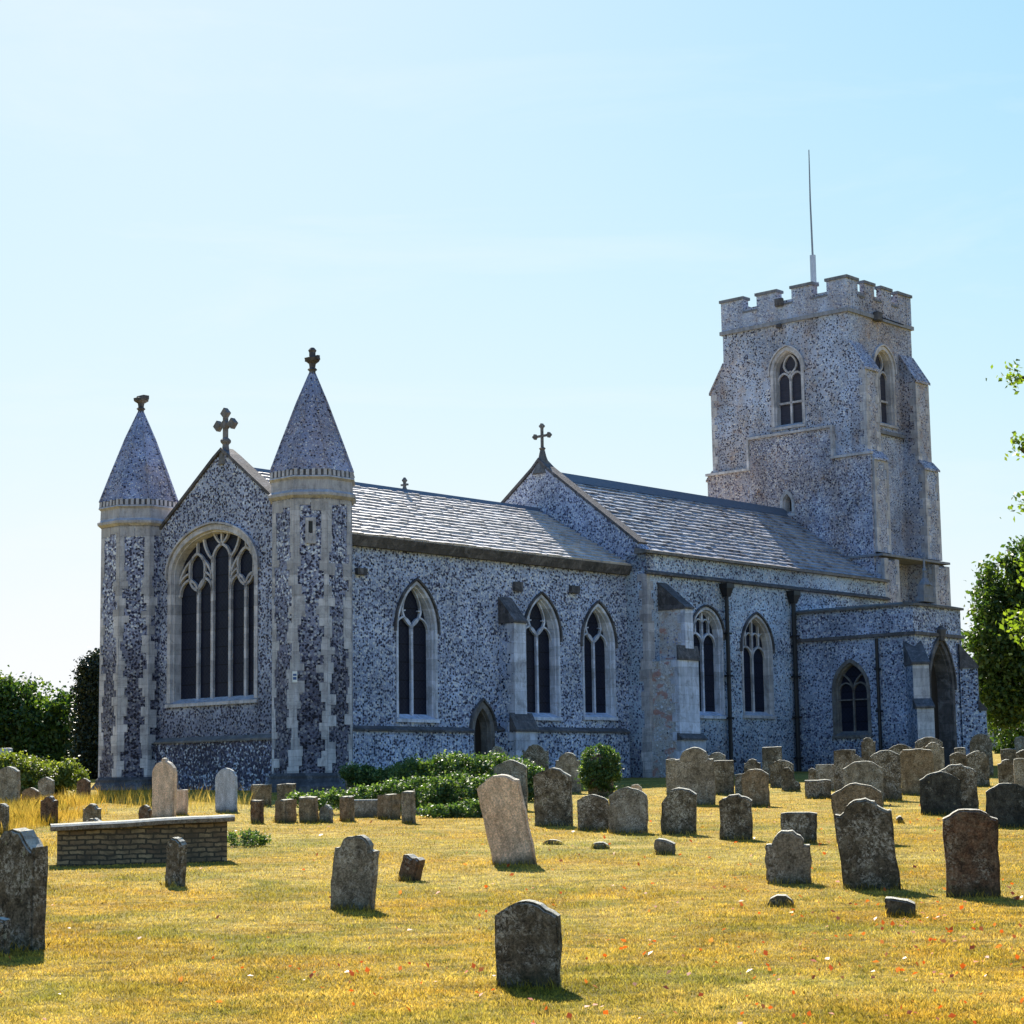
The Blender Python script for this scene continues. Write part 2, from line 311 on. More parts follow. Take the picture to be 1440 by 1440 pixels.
def grasscol(m,pos,blade=False):
    big=m.noise(pos,.28,4,.6,.3); mid=m.noise(pos,1.3,5,.65,.5); gr=m.noise(pos,.62,6,.7,.8); fi=m.noise(pos,14,5,.75)
    c=m.mix(m.ramp(big,[(.38,0.),(.62,1.)]),(.58,.425,.085),(.66,.52,.165))
    c=m.mix(m.ramp(mid,[(.44,0.),(.64,.75)]),c,(.34,.215,.05))
    c=m.mix(m.ramp(m.noise(pos,3.1,5,.7,.6),[(.40,0.),(.62,.55)]),c,(.40,.33,.06))
    c=m.mix(m.ramp(gr,[(.48,0.),(.62,.72)]),c,(.23,.24,.04))
    c=m.mix(m.ramp(m.noise(pos,4.6,6,.75,.6),[(.54,0.),(.64,.8)]),c,(.11,.14,.025))
    yy=m.n('ShaderNodeSeparateXYZ'); m.L(pos,yy.inputs[0]); c=m.mix(1.0,c,m.mix(m.ramp(m.noise(pos,.22,3,.6),[(.40,0.),(.60,1.)]),(1.05,.90,.60),(1.,1.,1.)),'MULTIPLY')
    st=m.n('ShaderNodeMapping'); st.inputs['Scale'].default_value=(1.1,4.2,1); m.L(pos,st.inputs[0]); c=m.mix(1.0,c,m.ramp(m.noise(st.outputs[0],1.7,6,.72),[(.30,.48),(.50,1.0),(.7,1.18)]),'MULTIPLY')
    if not blade:
        c=m.mix(1.0,c,m.ramp(fi,[(.3,.28),(.65,.85)]),'MULTIPLY')
    return c
m=NM('dry_lawn',.95,.05); gi=m.n("ShaderNodeNewGeometry"); m.bump(m.noise(gi.outputs['Position'],20,6,.8),1.,.05); M['lawn']=m.col(grasscol(m,gi.outputs['Position']))
def blademat(name,tint):
    m=NM(name,.7,.15); gi=m.n("ShaderNodeNewGeometry"); c=grasscol(m,gi.outputs['Position'],True)
    c=m.mix(1.0,c,m.ramp(gi.outputs['Random Per Island'],[(0,tuple(x*.45 for x in tint)),(.5,tint),(1,tuple(min(x*1.6,2) for x in tint))]),'MULTIPLY')
    m.col(c); tr=m.n("ShaderNodeBsdfTranslucent"); m.L(c,tr.inputs[0]); ms=m.n("ShaderNodeMixShader"); ms.inputs[0].default_value=.35
    m.L(m.b.outputs[0],ms.inputs[1]); m.L(tr.outputs[0],ms.inputs[2]); m.L(ms.outputs[0],m.N["Material Output"].inputs[0]); return m.m
M['blade']=blademat('dry_grass_blade',(1.0,.98,.8)); M['hay']=blademat('tall_hay_blade',(.95,.90,.72))
M['fallen']=leafmat('fallen_leaf',(.26,.045,.012),(.50,.09,.022),(.46,.22,.10),.28)
M['roofred']=plain('clay_roof',(.22,.12,.08)); M['render']=plain('cottage_render',(.42,.34,.27)); M['winblue']=plain('bright_window',(.45,.55,.65),.15,.6)
# ---------------- ground ----------------
G=.0275
def gz(y): return G*y if y<135 else G*135+ (y-135)*.004
def gz2(x,y): return gz(y)
ys=list(np.arange(-30,135,1.0))+list(np.arange(135,2600,60)); xs=list(np.arange(-60,61,2.0)); xs=[-1500,-500,-150]+xs+[150,500,1500]
gb=MB(); gb.v=[(x,y,gz(y)) for y in ys for x in xs]; nx=len(xs)
gb.f=[(j*nx+i,j*nx+i+1,(j+1)*nx+i+1,(j+1)*nx+i) for j in range(len(ys)-1) for i in range(nx-1)]
tag(gb.build('ground',M['lawn']),kind='structure')
# ---------------- church ----------------
OX,OY,OZ=-5.8587161,58.0,1.6
church=empty('church',(OX,OY,OZ),YAW)
tag(church,'flint church with two conical corner turrets, slate roofs, porch and square battlemented tower','church')
class PN:      # wall facing -y (north side): u=x, v=z
    def __init__(s,y): s.k=y
    def __call__(s,u,v,d=0): return (u,s.k+d,v)
class PE:      # wall facing -x (east side): u=y, v=z
    def __init__(s,x): s.k=x
    def __call__(s,u,v,d=0): return (s.k+d,u,v)
def arch(u0,u1,sill,spring,apex,n=10,p=1.0):
    """opening outline from lower left, up, over the arch, down"""
    c=(u0+u1)/2; hw=(u1-u0)/2; h=apex-spring; pts=[(u0,sill),(u0,spring)]
    if h>=hw*.98:
        Rr=(hw*hw+h*h)/(2*hw)
        a1=math.asin(min(1,h/Rr))
        for i in range(1,n): a=a1*i/n; pts.append((u0+Rr-Rr*math.cos(a),spring+Rr*math.sin(a)))
        pts.append((c,apex))
        for i in range(n-1,0,-1): a=a1*i/n; pts.append((u1-Rr+Rr*math.cos(a),spring+Rr*math.sin(a)))
    else:
        def g(t): return h*(1-(1-t)**2.2)**(1/2.0)*.90+h*.10*t
        for i in range(1,n): t=(i/n)**1.6; pts.append((u0+hw*t,spring+g(t)))
        pts.append((c,apex))
        for i in range(n-1,0,-1): t=(i/n)**1.6; pts.append((u1-hw*t,spring+g(t)))
    pts+=[(u1,spring),(u1,sill)]
    return pts
def offset(pts,d,closed=False):
    out=[];n=len(pts)
    for i in range(n):
        a=pts[i-1] if (i or closed) else None; b=pts[(i+1)%n] if (i<n-1 or closed) else None; p=pts[i]
        ns=[]
        for s,e in ((a,p),(p,b)):
            if s is None or e is None: continue
            dx,dy=e[0]-s[0],e[1]-s[1]; l=math.hypot(dx,dy) or 1; ns.append((-dy/l,dx/l))
        nx_=sum(q[0] for q in ns);ny_=sum(q[1] for q in ns); l=math.hypot(nx_,ny_) or 1; nx_/=l;ny_/=l
        k=d/max(.5,nx_*ns[0][0]+ny_*ns[0][1])
        out.append((p[0]+nx_*k,p[1]+ny_*k))
    return out
def ribbon(mb,P,pts,w,d0,d1,closed=False):
    """moulded bar of width w along pts, between depths d0 (front) and d1"""
    a=offset(pts,w/2,closed); b=offset(pts,-w/2,closed); n=len(pts)
    V=[P(*q,d0) for q in a]+[P(*q,d0) for q in b]+[P(*q,d1) for q in a]+[P(*q,d1) for q in b]; Fs=[]
    for i in range(n if closed else n-1):
        j=(i+1)%n
        Fs+=[(i,j,n+j,n+i),(2*n+i,3*n+i,3*n+j,2*n+j),(i,2*n+i,2*n+j,j),(n+i,n+j,3*n+j,3*n+i)]
    if not closed: Fs+=[(0,n,3*n,2*n),(n-1,3*n-1,4*n-1,2*n-1)]
    mb.add(V,Fs)
def wall(mb,P,outer,holes=()):
    polys=[[Vector((*q,0)) for q in outer]]+[[Vector((*q,0)) for q in reversed(h)] for h in holes]
    flat=[q for p in polys for q in p]; tr=tessellate_polygon(polys)
    mb.add([P(q.x,q.y,0) for q in flat],[tuple(t) for t in tr])
def window(name,P,o,depth=.31,band=.09,glass='glass',bars=(),hood=True,sillproj=.08,mat='dressed',splay=.1,bw=.1,hoodmat='darkstone',glabel=None):
    mb=MB(); n=len(o); out=offset(o,band); inn=offset(o,-splay)
    L=[[P(*q,0.0) for q in out],[P(*q,-.028) for q in out],[P(*q,-.028) for q in o],[P(*q,.07) for q in offset(o,-.03)],[P(*q,.08) for q in offset(o,-.06)],[P(*q,depth) for q in inn]]
    V=[q for l in L for q in l]; Fs=[]
    for k in range(len(L)-1):
        for i in range(n-1): Fs.append((k*n+i,k*n+i+1,(k+1)*n+i+1,(k+1)*n+i))
    mb.add(V,Fs)
    wn=mb.build(name,M[mat],church)
    sb=MB(); (u0,s0),(u1,_)=o[0],o[-1]
    pr=[(-sillproj,s0-.14),(-sillproj,s0-.04),(depth+.02,s0+.14),(depth+.02,s0-.14)]
    a=[P(u0-band-.03,z,d) for d,z in pr]; b=[P(u1+band+.03,z,d) for d,z in pr]; sb.rings([a,b]); sb.build('sill',M[mat],wn)
    gb_=MB(); gp=[(min(max(q[0],-99),99),q[1]) for q in offset(o,.05)]; wall(gb_,lambda u,v,d:P(u,v,depth-.02),gp); gb_.build('window_glass' if glass!='wood' else 'door_leaf',M[glass],wn)
    if bars:
        tb=MB()
        for b_ in bars:
            pts,wd=(b_ if isinstance(b_,tuple) else (b_,bw)); ribbon(tb,P,pts,wd*.88,depth-.12,depth-.03)
        tb.build('tracery',M[mat],wn)
    if hood:
        hb=MB(); k=[q for q in offset(o,band+.05)[1:-1]]; k[0]=(k[0][0],k[0][1]-.1); k[-1]=(k[-1][0],k[-1][1]-.1)
        ribbon(hb,P,k,.06,-.09,.0); hb.build('hood_mould',M[hoodmat],wn)
    return wn
def arc(a,b,bul,n=7):   # curve from a to b bulging to the left by bul
    dx,dy=b[0]-a[0],b[1]-a[1]; return [(a[0]+dx*t-dy*bul*4*t*(1-t),a[1]+dy*t+dx*bul*4*t*(1-t)) for t in [i/n for i in range(n+1)]]
def light_head(u0,u1,z,h):   # cusped ogee head of one light
    c=(u0+u1)/2; return [arc((u0,z),(c,z+h),.18),arc((c,z+h),(u1,z),.18)]
def loop(c,rx,rz,n=12,k=0): 
    p=[(c[0]+rx*math.cos(2*math.pi*i/n+k),c[1]+rz*math.sin(2*math.pi*i/n+k)) for i in range(n+1)]; return p
# --- openings
Cw=[(3.52,5.12,2.15,4.85,6.22),(9.32,10.92,2.3,4.85,6.17),(12.25,13.8,2.35,4.75,6.05)]
CH=[arch(*c) for c in Cw]
door_o=arch(6.85,7.6,.0,1.75,2.5)
NW=[arch(17.1,18.8,2.45,5.2,6.15),arch(20.1,21.85,2.5,4.85,6.05)]
EW=arch(2.5,6.45,2.75,6.7,7.98,14)
# --- chancel walls
mb=MB(); PNc=PN(0.); PEc=PE(0.)
wall(mb,PNc,[(0,-1),(14.6,-1),(14.6,7.45),(0,7.45)],CH+[door_o]); mb.build('chancel_wall',M['chancel'],church)
mb=MB(); wall(mb,PEc,[(0,-1),(8.1,-1),(8.1,7.75),(7.6,7.75),(4.4,10.12),(4.05,10.3),(3.7,10.12),(.5,7.75),(0,7.75)],[EW])
mb.add([(0.45,.3,7.6),(.45,7.8,7.6),(.45,7.6,7.75),(.45,4.05,10.3),(.45,.5,7.75)],[(0,1,2,3,4)]); mb.build('east_gable_wall',M['east'],church)
mb=MB(); mb.box(0.01,14.6,8.1,8.12,-1,7.3); mb.build('south_wall',M['chancel'],church)
# plinths / strings
mb=MB()
mb.hexa([(1.2,-.14,-1),(6.68,-.14,-1),(6.68,-.01,-1),(1.2,-.01,-1)],[(1.2,-.14,1.72),(6.68,-.14,1.72),(6.68,-.01,1.72),(1.2,-.01,1.72)])
mb.hexa([(7.78,-.14,-1),(14.4,-.14,-1),(14.4,-.01,-1),(7.78,-.01,-1)],[(7.78,-.14,1.78),(14.4,-.14,1.78),(14.4,-.01,1.78),(7.78,-.01,1.78)])
mb.build('plinth_wall',M['chancel'],church)
mb=MB(); mb.box(-.14,-.01,1,7.2,-1,1.5); mb.build('east_plinth',M['plinth'],church)
mb=MB()
for x0,x1,z in ((1.2,6.68,1.72),(7.78,14.4,1.78)): mb.hexa([(x0,-.2,z),(x1,-.2,z),(x1,-.005,z),(x0,-.005,z)],[(x0,-.2,z+.06),(x1,-.2,z+.06),(x1,-.005,z+.17),(x0,-.005,z+.17)])
mb.build('string_course',M['darkstone'],church)
mb=MB(); mb.hexa([(-.2,1,1.5),(-.005,1,1.5),(-.005,7.2,1.5),(-.2,7.2,1.5)],[(-.2,1,1.56),(-.005,1,1.68),(-.005,7.2,1.68),(-.2,7.2,1.56)]); mb.build('string_course',M['cope'],church)
# windows of the chancel
for i,(c,o) in enumerate(zip(Cw,CH)):
    u0,u1,s,sp,ap=c; m_=(u0+u1)/2; hw=(u1-u0)/2
    bars=[([(m_,s),(m_,sp+.12)],.10)]
    for a,b in ((u0+.08,m_),(m_,u1-.08)): bars+=[(q,.06) for q in light_head(a,b,sp-.05,.42)]
    for sg in (-1,1):
        bars+=[(arc((m_,sp+.10),(m_+sg*.40,sp+.56),-sg*.12),.075),(arc((m_+sg*.40,sp+.56),(m_,ap-.06),-sg*.10),.06),([(m_+sg*.39,sp+.56),(m_+sg*.27,sp+.58)],.045)]
    window('chancel_window',PNc,o,bars=bars,mat='ashlar')
window('priest_door',PNc,door_o,.35,.17,glass='wood',hoodmat='darkstone',mat='cope',sillproj=.0)
# east window
bars=[]; mu=[5.44,4.76,3.92,3.20]; zl=6.25; e0,e1=6.2,2.6
xs5=[2.6,3.2,3.92,4.76,5.44,6.2]
for u in (3.2,5.44): bars.append(([(u,2.75),(u,6.25)],.12))
for u in (3.92,4.76): bars.append(([(u,2.75),(u,7.2)],.13))
for a,b in ((2.66,3.2),(3.2,3.92),(4.76,5.44),(5.44,6.34)): bars+=[(q,.085) for q in light_head(a,b,6.05,.5)]
bars+=[(q,.085) for q in light_head(3.92,4.76,7.0,.55)]
for a,b,c_ in ((2.62,3.92,3.2),(4.76,6.36,5.5)):
    bars+=[(arc((c_,6.2),(c_-.36,6.75),.2),.09),(arc((c_,6.2),(c_+.36,6.75),-.2),.09),(arc((c_-.36,6.75),(c_,7.35),.2),.09),(arc((c_+.36,6.75),(c_,7.35),-.2),.09)]
    bars+=[([(c_,7.35),(c_,7.75)],.07),(arc((a,6.5),(c_-.2,7.2),.1),.08),(arc((b,6.5),(c_+.2,7.2),-.1),.08),(arc((c_-.36,6.75),(a,6.45),-.1),.07),(arc((c_+.36,6.75),(b,6.45),.1),.07)]
bars+=[(arc((3.92,7.1),(3.5,7.75),.1),.08),(arc((4.76,7.1),(5.2,7.75),-.1),.08),([(4.34,7.5),(4.34,8.0)],.08),(arc((4.34,7.55),(4.0,7.9),.1),.07),(arc((4.34,7.55),(4.7,7.9),-.1),.07)]
window('east_window',PEc,EW,.35,.16,bars=bars,hoodmat='dressed',splay=.10,mat='dressed')
# small sockets in the chancel wall
mb=MB(); mb.box(1.75,2.15,-.13,0,6.35,6.55); mb.box(11.55,11.95,-.15,0,6.4,6.65); mb.box(8.75,9.15,-.1,0,6.3,6.6); mb.build('wall_bracket',M['darkstone'],church)
# --- chancel buttress
def buttress(name,axis,a0,a1,stages,mat,capmat='darkstone',side=None,front='dressed',base=-1.,w0=0.):
    """axis 'N': projects to -y from y=w0.  stages: (z_top_front, z_top_wall, projection) from bottom up"""
    body=MB();cap=MB();fr=MB(); z0=base
    for k,(zf,zw,pr,ex) in enumerate(stages):
        ex=ex if isinstance(ex,tuple) else (ex,ex); x0,x1=a0-ex[0],a1+ex[1]; y1=w0-pr; nxt=stages[k+1][2] if k+1<len(stages) else 0
        body.hexa([(x0,y1,z0),(x1,y1,z0),(x1,w0+.05,z0),(x0,w0+.05,z0)],[(x0,y1,zf),(x1,y1,zf),(x1,w0+.05,zf),(x0,w0+.05,zf)])
        yb=w0-nxt if nxt else w0+.02
        zt=zw
        cap.hexa([(x0-.05,y1-.07,zf),(x1+.05,y1-.07,zf),(x1+.05,yb,zf),(x0-.05,yb,zf)],[(x0-.05,y1-.07,zf+.07),(x1+.05,y1-.07,zf+.07),(x1+.05,yb,zt),(x0-.05,yb,zt)])
        fr.box(x0-.012,x1+.012,y1-.02,y1+.02,z0,zf-.001)
        # quoins turning the corner
        z=z0;q=0
        while z<zf-.05:
            h=min(.28+.08*random.random(),zf-.002-z); l=.16 if q%2 else .3
            fr.box(x0-.013,x0+.002,y1+.02,y1+l,z+.005,z+h-.01); z+=h;q+=1
        z0=zf+.001 if nxt else z0
    if False: pass
    b=body.build(name,M[mat],church); cap.build('weathering',M[capmat],b); fr.build('dressed_face',M[front],b); return b
buttress('buttress','N',8.08,8.62,[(1.75,2.35,.85,.22),(5.2,6.1,.62,0)],'chancel',front='ashlar')
buttress('buttress','N',14.78,15.88,[(1.5,1.75,1.25,.12),(4.2,4.7,1.12,0),(5.95,6.95,1.10,(-.45,-.22))],'rubble',front='ashlar',w0=-.9)
# --- nave
XN=14.6; PNn=PN(-.9)
mb=MB(); wall(mb,PNn,[(XN,-1),(30.2,-1),(30.2,7.9),(XN,7.9)],NW)
mb.box(XN,XN+.4,-.9+.001,-.0,-1,7.9); mb.box(XN+.2,30,8.7,8.72,-1,7.9); mb.build('nave_wall',M['nave'],church)
NG=[(-.9,7.3),(-.9,8.0),(-.55,8.3),(3.55,11.3),(3.9,11.65),(4.25,11.3),(8.4,8.3),(8.7,8.0),(8.7,7.3)]
mb=MB(); mb.rings([[(XN,y,z) for y,z in NG],[(XN+.4,y,z) for y,z in NG]]); mb.build('nave_gable_wall',M['east'],church)
mb=MB()
for P_,g_,x in ((0,[(.35,7.72),(3.72,10.2),(4.05,10.42),(4.4,10.2),(7.75,7.72)],-.06),(1,[(-.62,8.28),(3.58,11.42),(3.9,11.72),(4.22,11.42),(8.5,8.28)],XN-.06)):
    ribbon(mb,PE(x),g_,.09,0,.5)
mb.build('gable_coping',M['darkstone'],church)
# quoins at the nave's near corner
mb=MB(); z=-.5; i=0
while z<7.1:
    h=random.uniform(.24,.42); l=random.choice((.16,.22,.34)); mb.box(XN-.014,XN+l,-.914,-.9+.56-l,z,z+h-.008); z+=h; i+=1
mb.build('corner_quoins',M['dressed'],church)
# parapets
mb=MB(); mb.hexa([(XN-.1,-1.05,7.18),(30.1,-1.05,7.18),(30.1,-.89,7.18),(XN-.1,-.89,7.18)],[(XN-.1,-1.05,7.24),(30.1,-1.05,7.24),(30.1,-.89,7.34),(XN-.1,-.89,7.34)]); mb.build('string_course',M['darkstone'],church)
mb=MB(); mb.hexa([(XN-.15,-1.06,7.9),(30.1,-1.06,7.9),(30.1,-.5,7.9),(XN-.15,-.5,7.9)],[(XN-.15,-1.06,8.0),(30.1,-1.06,8.0),(30.1,-.5,8.12),(XN-.15,-.5,8.12)]); mb.build('parapet_coping',M['cope'],church)
mb=MB(); mb.hexa([(1.1,-.16,7.2),(14.59,-.16,7.2),(14.59,.2,7.2),(1.1,.2,7.2)],[(1.1,-.3,7.5),(14.59,-.3,7.5),(14.59,.2,7.6),(1.1,.2,7.6)]); mb.build('eaves_gutter',M['darkstone'],church)
# roofs: courses of separate slates
def slates(mb,x0,x1,y0,z0,y1,z1,rows,wmin,wmax):
    L_=math.hypot(y1-y0,z1-z0); dy,dz=(y1-y0)/L_,(z1-z0)/L_; ny,nz=-dz,dy
    for r_ in range(rows):
        a=L_*r_/rows; hgt=L_/rows; x=x0-random.random()*wmin
        while x<x1:
            w_=random.uniform(wmin,wmax); xa=max(x,x0); xb=min(x+w_-.012,x1); x+=w_
            if xb-xa<.04: continue
            j=random.uniform(-.016,.016); t=.08+random.uniform(-.018,.018); e=random.uniform(-.003,.003)
            q=lambda s,h,xx:(xx,y0+dy*s+ny*h,z0+dz*s+nz*h)
            lo=a-.03+j; hi=a+hgt+.03
            b=[q(lo,0.,xa),q(lo,0.,xb),q(hi,0.,xb),q(hi,0.,xa)]; tt=[q(lo,t+e,xa),q(lo,t-e,xb),q(hi,.012,xb),q(hi,.012,xa)]
            mb.hexa(b,tt)
sl=MB(); slates(sl,.45,14.58,-.22,7.52,4.05,9.88,17,.2,.42); ch_roof=sl.build('chancel_roof',M['slate'],church)
mb=MB(); mb.add([(.3,-.1,7.5),(14.6,-.1,7.5),(14.6,4.05,9.84),(.3,4.05,9.84),(.3,8.3,7.5),(14.6,8.3,7.5)],[(0,1,2,3),(3,2,5,4)]); mb.build('roof_boarding',M['slate'],ch_roof)
mb=MB(); mb.hexa([(.4,3.75,9.74),(14.6,3.75,9.74),(14.6,4.35,9.74),(.4,4.35,9.74)],[(.4,3.98,9.98),(14.6,3.98,9.98),(14.6,4.12,9.98),(.4,4.12,9.98)]); mb.build('ridge_capping',M['lead'],ch_roof)
sl=MB(); slates(sl,XN+.4,30.0,-.55,8.05,3.9,11.2,19,.2,.4); na_roof=sl.build('nave_roof',M['slate_nave'],church)
mb=MB(); mb.add([(XN+.3,-.55,8.0),(30,-.55,8.0),(30,3.9,11.16),(XN+.3,3.9,11.16),(XN+.3,8.4,8.0),(30,8.4,8.0)],[(0,1,2,3),(3,2,5,4)]); mb.build('roof_boarding',M['slate'],na_roof)
mb=MB(); mb.hexa([(XN+.4,3.5,11.0),(30,3.5,11.0),(30,4.3,11.0),(XN+.4,4.3,11.0)],[(XN+.4,3.8,11.36),(30,3.8,11.36),(30,4.0,11.36),(XN+.4,4.0,11.36)]); mb.build('ridge_capping',M['lead'],na_roof)
# nave windows
for (u0,u1,s,sp,ap),o in zip(((17.1,18.8,2.45,5.2,6.15),(20.1,21.85,2.5,4.85,6.05)),NW):
    m_=(u0+u1)/2; q=(u1-u0)/4; bars=[([(m_,s),(m_,ap-.1)],.11)]
    for a,b in ((u0+.06,m_),(m_,u1-.06)):
        c=(a+b)/2; bars+=[(k,.08) for k in light_head(a,b,sp-.3,.42)]; bars.append(([(c,sp+.1),(c,ap-.2)],.075))
        for e,f_ in ((a,c),(c,b)): bars+=[(k,.05) for k in light_head(e,f_,sp+.38,.24)]
    window('nave_window',PNn,o,bars=bars,mat='ashlar' if u0<19 else 'dressed')
# --- turrets
def turret(y,zc,zt,r,fin):
    cx,cy=0.05,y
    body=MB(); body.ngon(cx,cy,[(r,-.8),(r,8.32)]); t=body.build('turret',M['turret'],church)
    b=MB(); b.ngon(cx,cy,[(r+.28,-1),(r+.28,.12),(r+.1,.34),(r+.1,.42),(r+.02,.5)]); b.build('turret_plinth',M['darkstone'],t)
    b=MB(); b.ngon(cx,cy,[(r+.03,8.32),(r+.14,8.40),(r+.15,8.48),(r+.05,8.56),(r+.04,8.86),(r+.12,8.93),(r+.10,8.97)]); b.build('turret_cornice',M['dressed'],t)
    b=MB(); ap=(r+.13)*math.cos(R(22.5))
    b2=MB(); b2.ngon(cx,cy,[(r+.06,8.975),(r+.06,9.16)]); b2.build('cresting_band',M['darkstone'],t)
    for k in range(8):
        a=R(45*k); nx_,ny_=math.cos(a),math.sin(a); tx,ty=-ny_,nx_; half=(r+.10)*math.sin(R(22.5)); ap=(r+.10)*math.cos(R(22.5))
        nn=6
        for i in range(nn):
            s_=-half+2*half*(i+.5)/nn; wd=half/nn*.55
            def q(s,d,z): return (cx+nx_*d+tx*s,cy+ny_*d+ty*s,z)
            h=.15+.05*random.random()
            b.hexa([q(s_-wd,ap-.10,8.98),q(s_+wd,ap-.10,8.98),q(s_+wd,ap+.0,8.98),q(s_-wd,ap+.0,8.98)],[q(s_-wd,ap-.12,8.98+h),q(s_+wd,ap-.12,8.98+h),q(s_+wd,ap-.01,8.98+h),q(s_-wd,ap-.01,8.98+h)])
    b.build('cresting',M['dressed'],t)
    b=MB(); b.ngon(cx,cy,[(r+.06,9.12),(r*.77,10.05),(r*.385,11.25),(.085,zt)]); c=b.build('cone_roof',M['cone'],t)
    b=MB()
    for k in range(8):
        a=R(22.5+45*k); b.tube([(cx+(r+.07)*math.cos(a),cy+(r+.07)*math.sin(a),9.14),(cx+r*.775*math.cos(a),cy+r*.775*math.sin(a),10.06),(cx+r*.39*math.cos(a),cy+r*.39*math.sin(a),11.27),(cx+.085*math.cos(a),cy+.085*math.sin(a),zt)],[.045,.04,.035,.02],5)
    b.build('cone_ribs',M['cone'],c)
    b=MB(); b.ngon(cx,cy,[(.10,zt-.05),(.10,zt+.06),(.15,zt+.10),(.09,zt+.16),(.11,zt+.28),(.21 if fin else .24,zt+.36),(.25,zt+.44),(.10,zt+.48)]+([(.10,zt+.62),(.13,zt+.68),(.06,zt+.76)] if fin else [(.04,zt+.50)]))
    if fin: b.box(cx-.045,cx+.045,cy-.28,cy+.28,zt+.38,zt+.50)
    else: b.box(cx-.1,cx+.12,cy-.26,cy+.1,zt+.40,zt+.52)
    b.build('finial',M['darkstone'],t,bevel=.0)
    b=MB(); half=r*math.sin(R(22.5))*1.0; apf=r*math.cos(R(22.5))
    for k in range(8):
        a=R(45*k); nx_,ny_=math.cos(a),math.sin(a); tx,ty=-ny_,nx_
        for sgn in (-1,1):
            z=.45; i=random.randint(0,1)
            while z<8.3:
                h=min(random.uniform(.20,.34),8.31-z)
                l=random.choice((.07,.11,.16,.22,.30))+random.uniform(-.02,.03)
                if z>6.6: l=.15+random.uniform(0,.03)
                if z>7.9: l=half*.98
                s0,s1=sorted((sgn*half,sgn*(half-l)))
                def q(s,d,zz): return (cx+nx_*d+tx*s,cy+ny_*d+ty*s,zz)
                b.hexa([q(s0,apf-.05,z),q(s1,apf-.05,z),q(s1,apf+.014,z),q(s0,apf+.014,z)],[q(s0,apf-.05,z+h-.006),q(s1,apf-.05,z+h-.006),q(s1,apf+.014,z+h-.006),q(s0,apf+.014,z+h-.006)])
                z+=h;i+=1
    b.build('quoins',M['dressed'],t)
    return t
tR=turret(0.,8.3,12.2,1.22,True); tL=turret(8.15,8.3,12.15,1.22,False)
# niche block and plate on the right turret
a=R(225); nx_,ny_=math.cos(a),math.sin(a); tx,ty=-ny_,nx_; apf=1.22*math.cos(R(22.5))
def tq(s,d,z): return (.05+nx_*d+tx*s,ny_*d+ty*s,z)
def tbox(mb,s0,s1,d0,d1,z0,z1): mb.hexa([tq(s0,d0,z0),tq(s1,d0,z0),tq(s1,d1,z0),tq(s0,d1,z0)],[tq(s0,d0,z1),tq(s1,d0,z1),tq(s1,d1,z1),tq(s0,d1,z1)])
mb=MB(); tbox(mb,-.15,-.06,apf,apf+.05,7.1,7.65); tbox(mb,.06,.15,apf,apf+.05,7.1,7.65); tbox(mb,-.15,.15,apf,apf+.05,7.65,7.75); tbox(mb,-.15,.15,apf,apf+.05,7.0,7.1); tbox(mb,-.059,.059,apf,apf+.025,7.1,7.3); nb=mb.build('niche_block',M['dressed'],tR)
mb=MB(); tbox(mb,-.058,.058,apf+.002,apf+.02,7.32,7.64); mb.build('recess',M['iron'],nb)
mb=MB(); tbox(mb,-.72+.2,-.60+.2+.02,apf+.02,apf+.035,3.05,3.36); sgn=mb.build('notice_plate',M['white'],tR)
mb=MB(); tbox(mb,-.50,-.40,apf+.036,apf+.04,3.12,3.2); tbox(mb,-.50,-.40,apf+.036,apf+.04,3.23,3.29); mb.build('plate_print',M['bluepaint'],sgn)
# --- gable crosses
def cross(y,x,z0,H,kind):
    b=MB(); P=PE(x)
    if kind==0:
        b.ngon(x+.2,y,[(.24,z0-.35),(.2,z0),(.12,z0+.1),(.10,z0+.28),(.17,z0+.36),(.17,z0+.42),(.08,z0+.5)],8)
        c=z0+.5+.40
        ribbon(b,PE(x+.12),[(y,z0+.45),(y,c+.34)],.10,0,.14); ribbon(b,PE(x+.12),[(y-.33,c),(y+.33,c)],.10,.001,.139)
        for dy,dz in ((.34,0),(-.34,0),(0,.36)):
            for k in range(4):
                pass
            q=[(y+dy+.17*math.cos(R(90*k)),c+dz+.17*math.sin(R(90*k))) for k in range(4)]
            b.rings([[PE(x+.11)(*p,0) for p in q],[PE(x+.11)(*p,.16) for p in q]])
        q=loop((y,c),.13,.13)[:-1]; b.rings([[PE(x+.10)(*p,0) for p in q],[PE(x+.10)(*p,.18) for p in q]])
    else:
        b.ngon(x+.2,y,[(.42,z0-.55),(.26,z0-.2),(.15,z0+.1),(.09,z0+.35),(.13,z0+.40),(.06,z0+.46)],8)
        c=z0+.86
        ribbon(b,PE(x+.15),[(y,z0+.4),(y,c+.34)],.075,0,.09); ribbon(b,PE(x+.15),[(y-.33,c),(y+.33,c)],.075,.001,.089)
        for dy,dz in ((.33,0),(-.33,0),(0,.36)):
            for ox,oz in ((-.055,0),(.055,0),(0,.055),(0,-.055)):
                q=loop((y+dy+ox,c+dz+oz),.05,.05,6)[:-1]; b.rings([[PE(x+.15)(*p,-.01) for p in q],[PE(x+.15)(*p,.1) for p in q]])
    return b.build('gable_cross',M['cope'],church)
cross(4.05,-.05,10.3,1.2,0); cross(3.9,XN,11.75,1.2,1)
b=MB(); 
for y,z,h in ((5.0,9.75,.28),(5.35,9.5,.2)): b.ngon(.2,y,[(.07,z-.1),(.05,z+h*.5),(.10,z+h*.7),(.03,z+h)],6)
b.build('gable_knob',M['cope'],church)
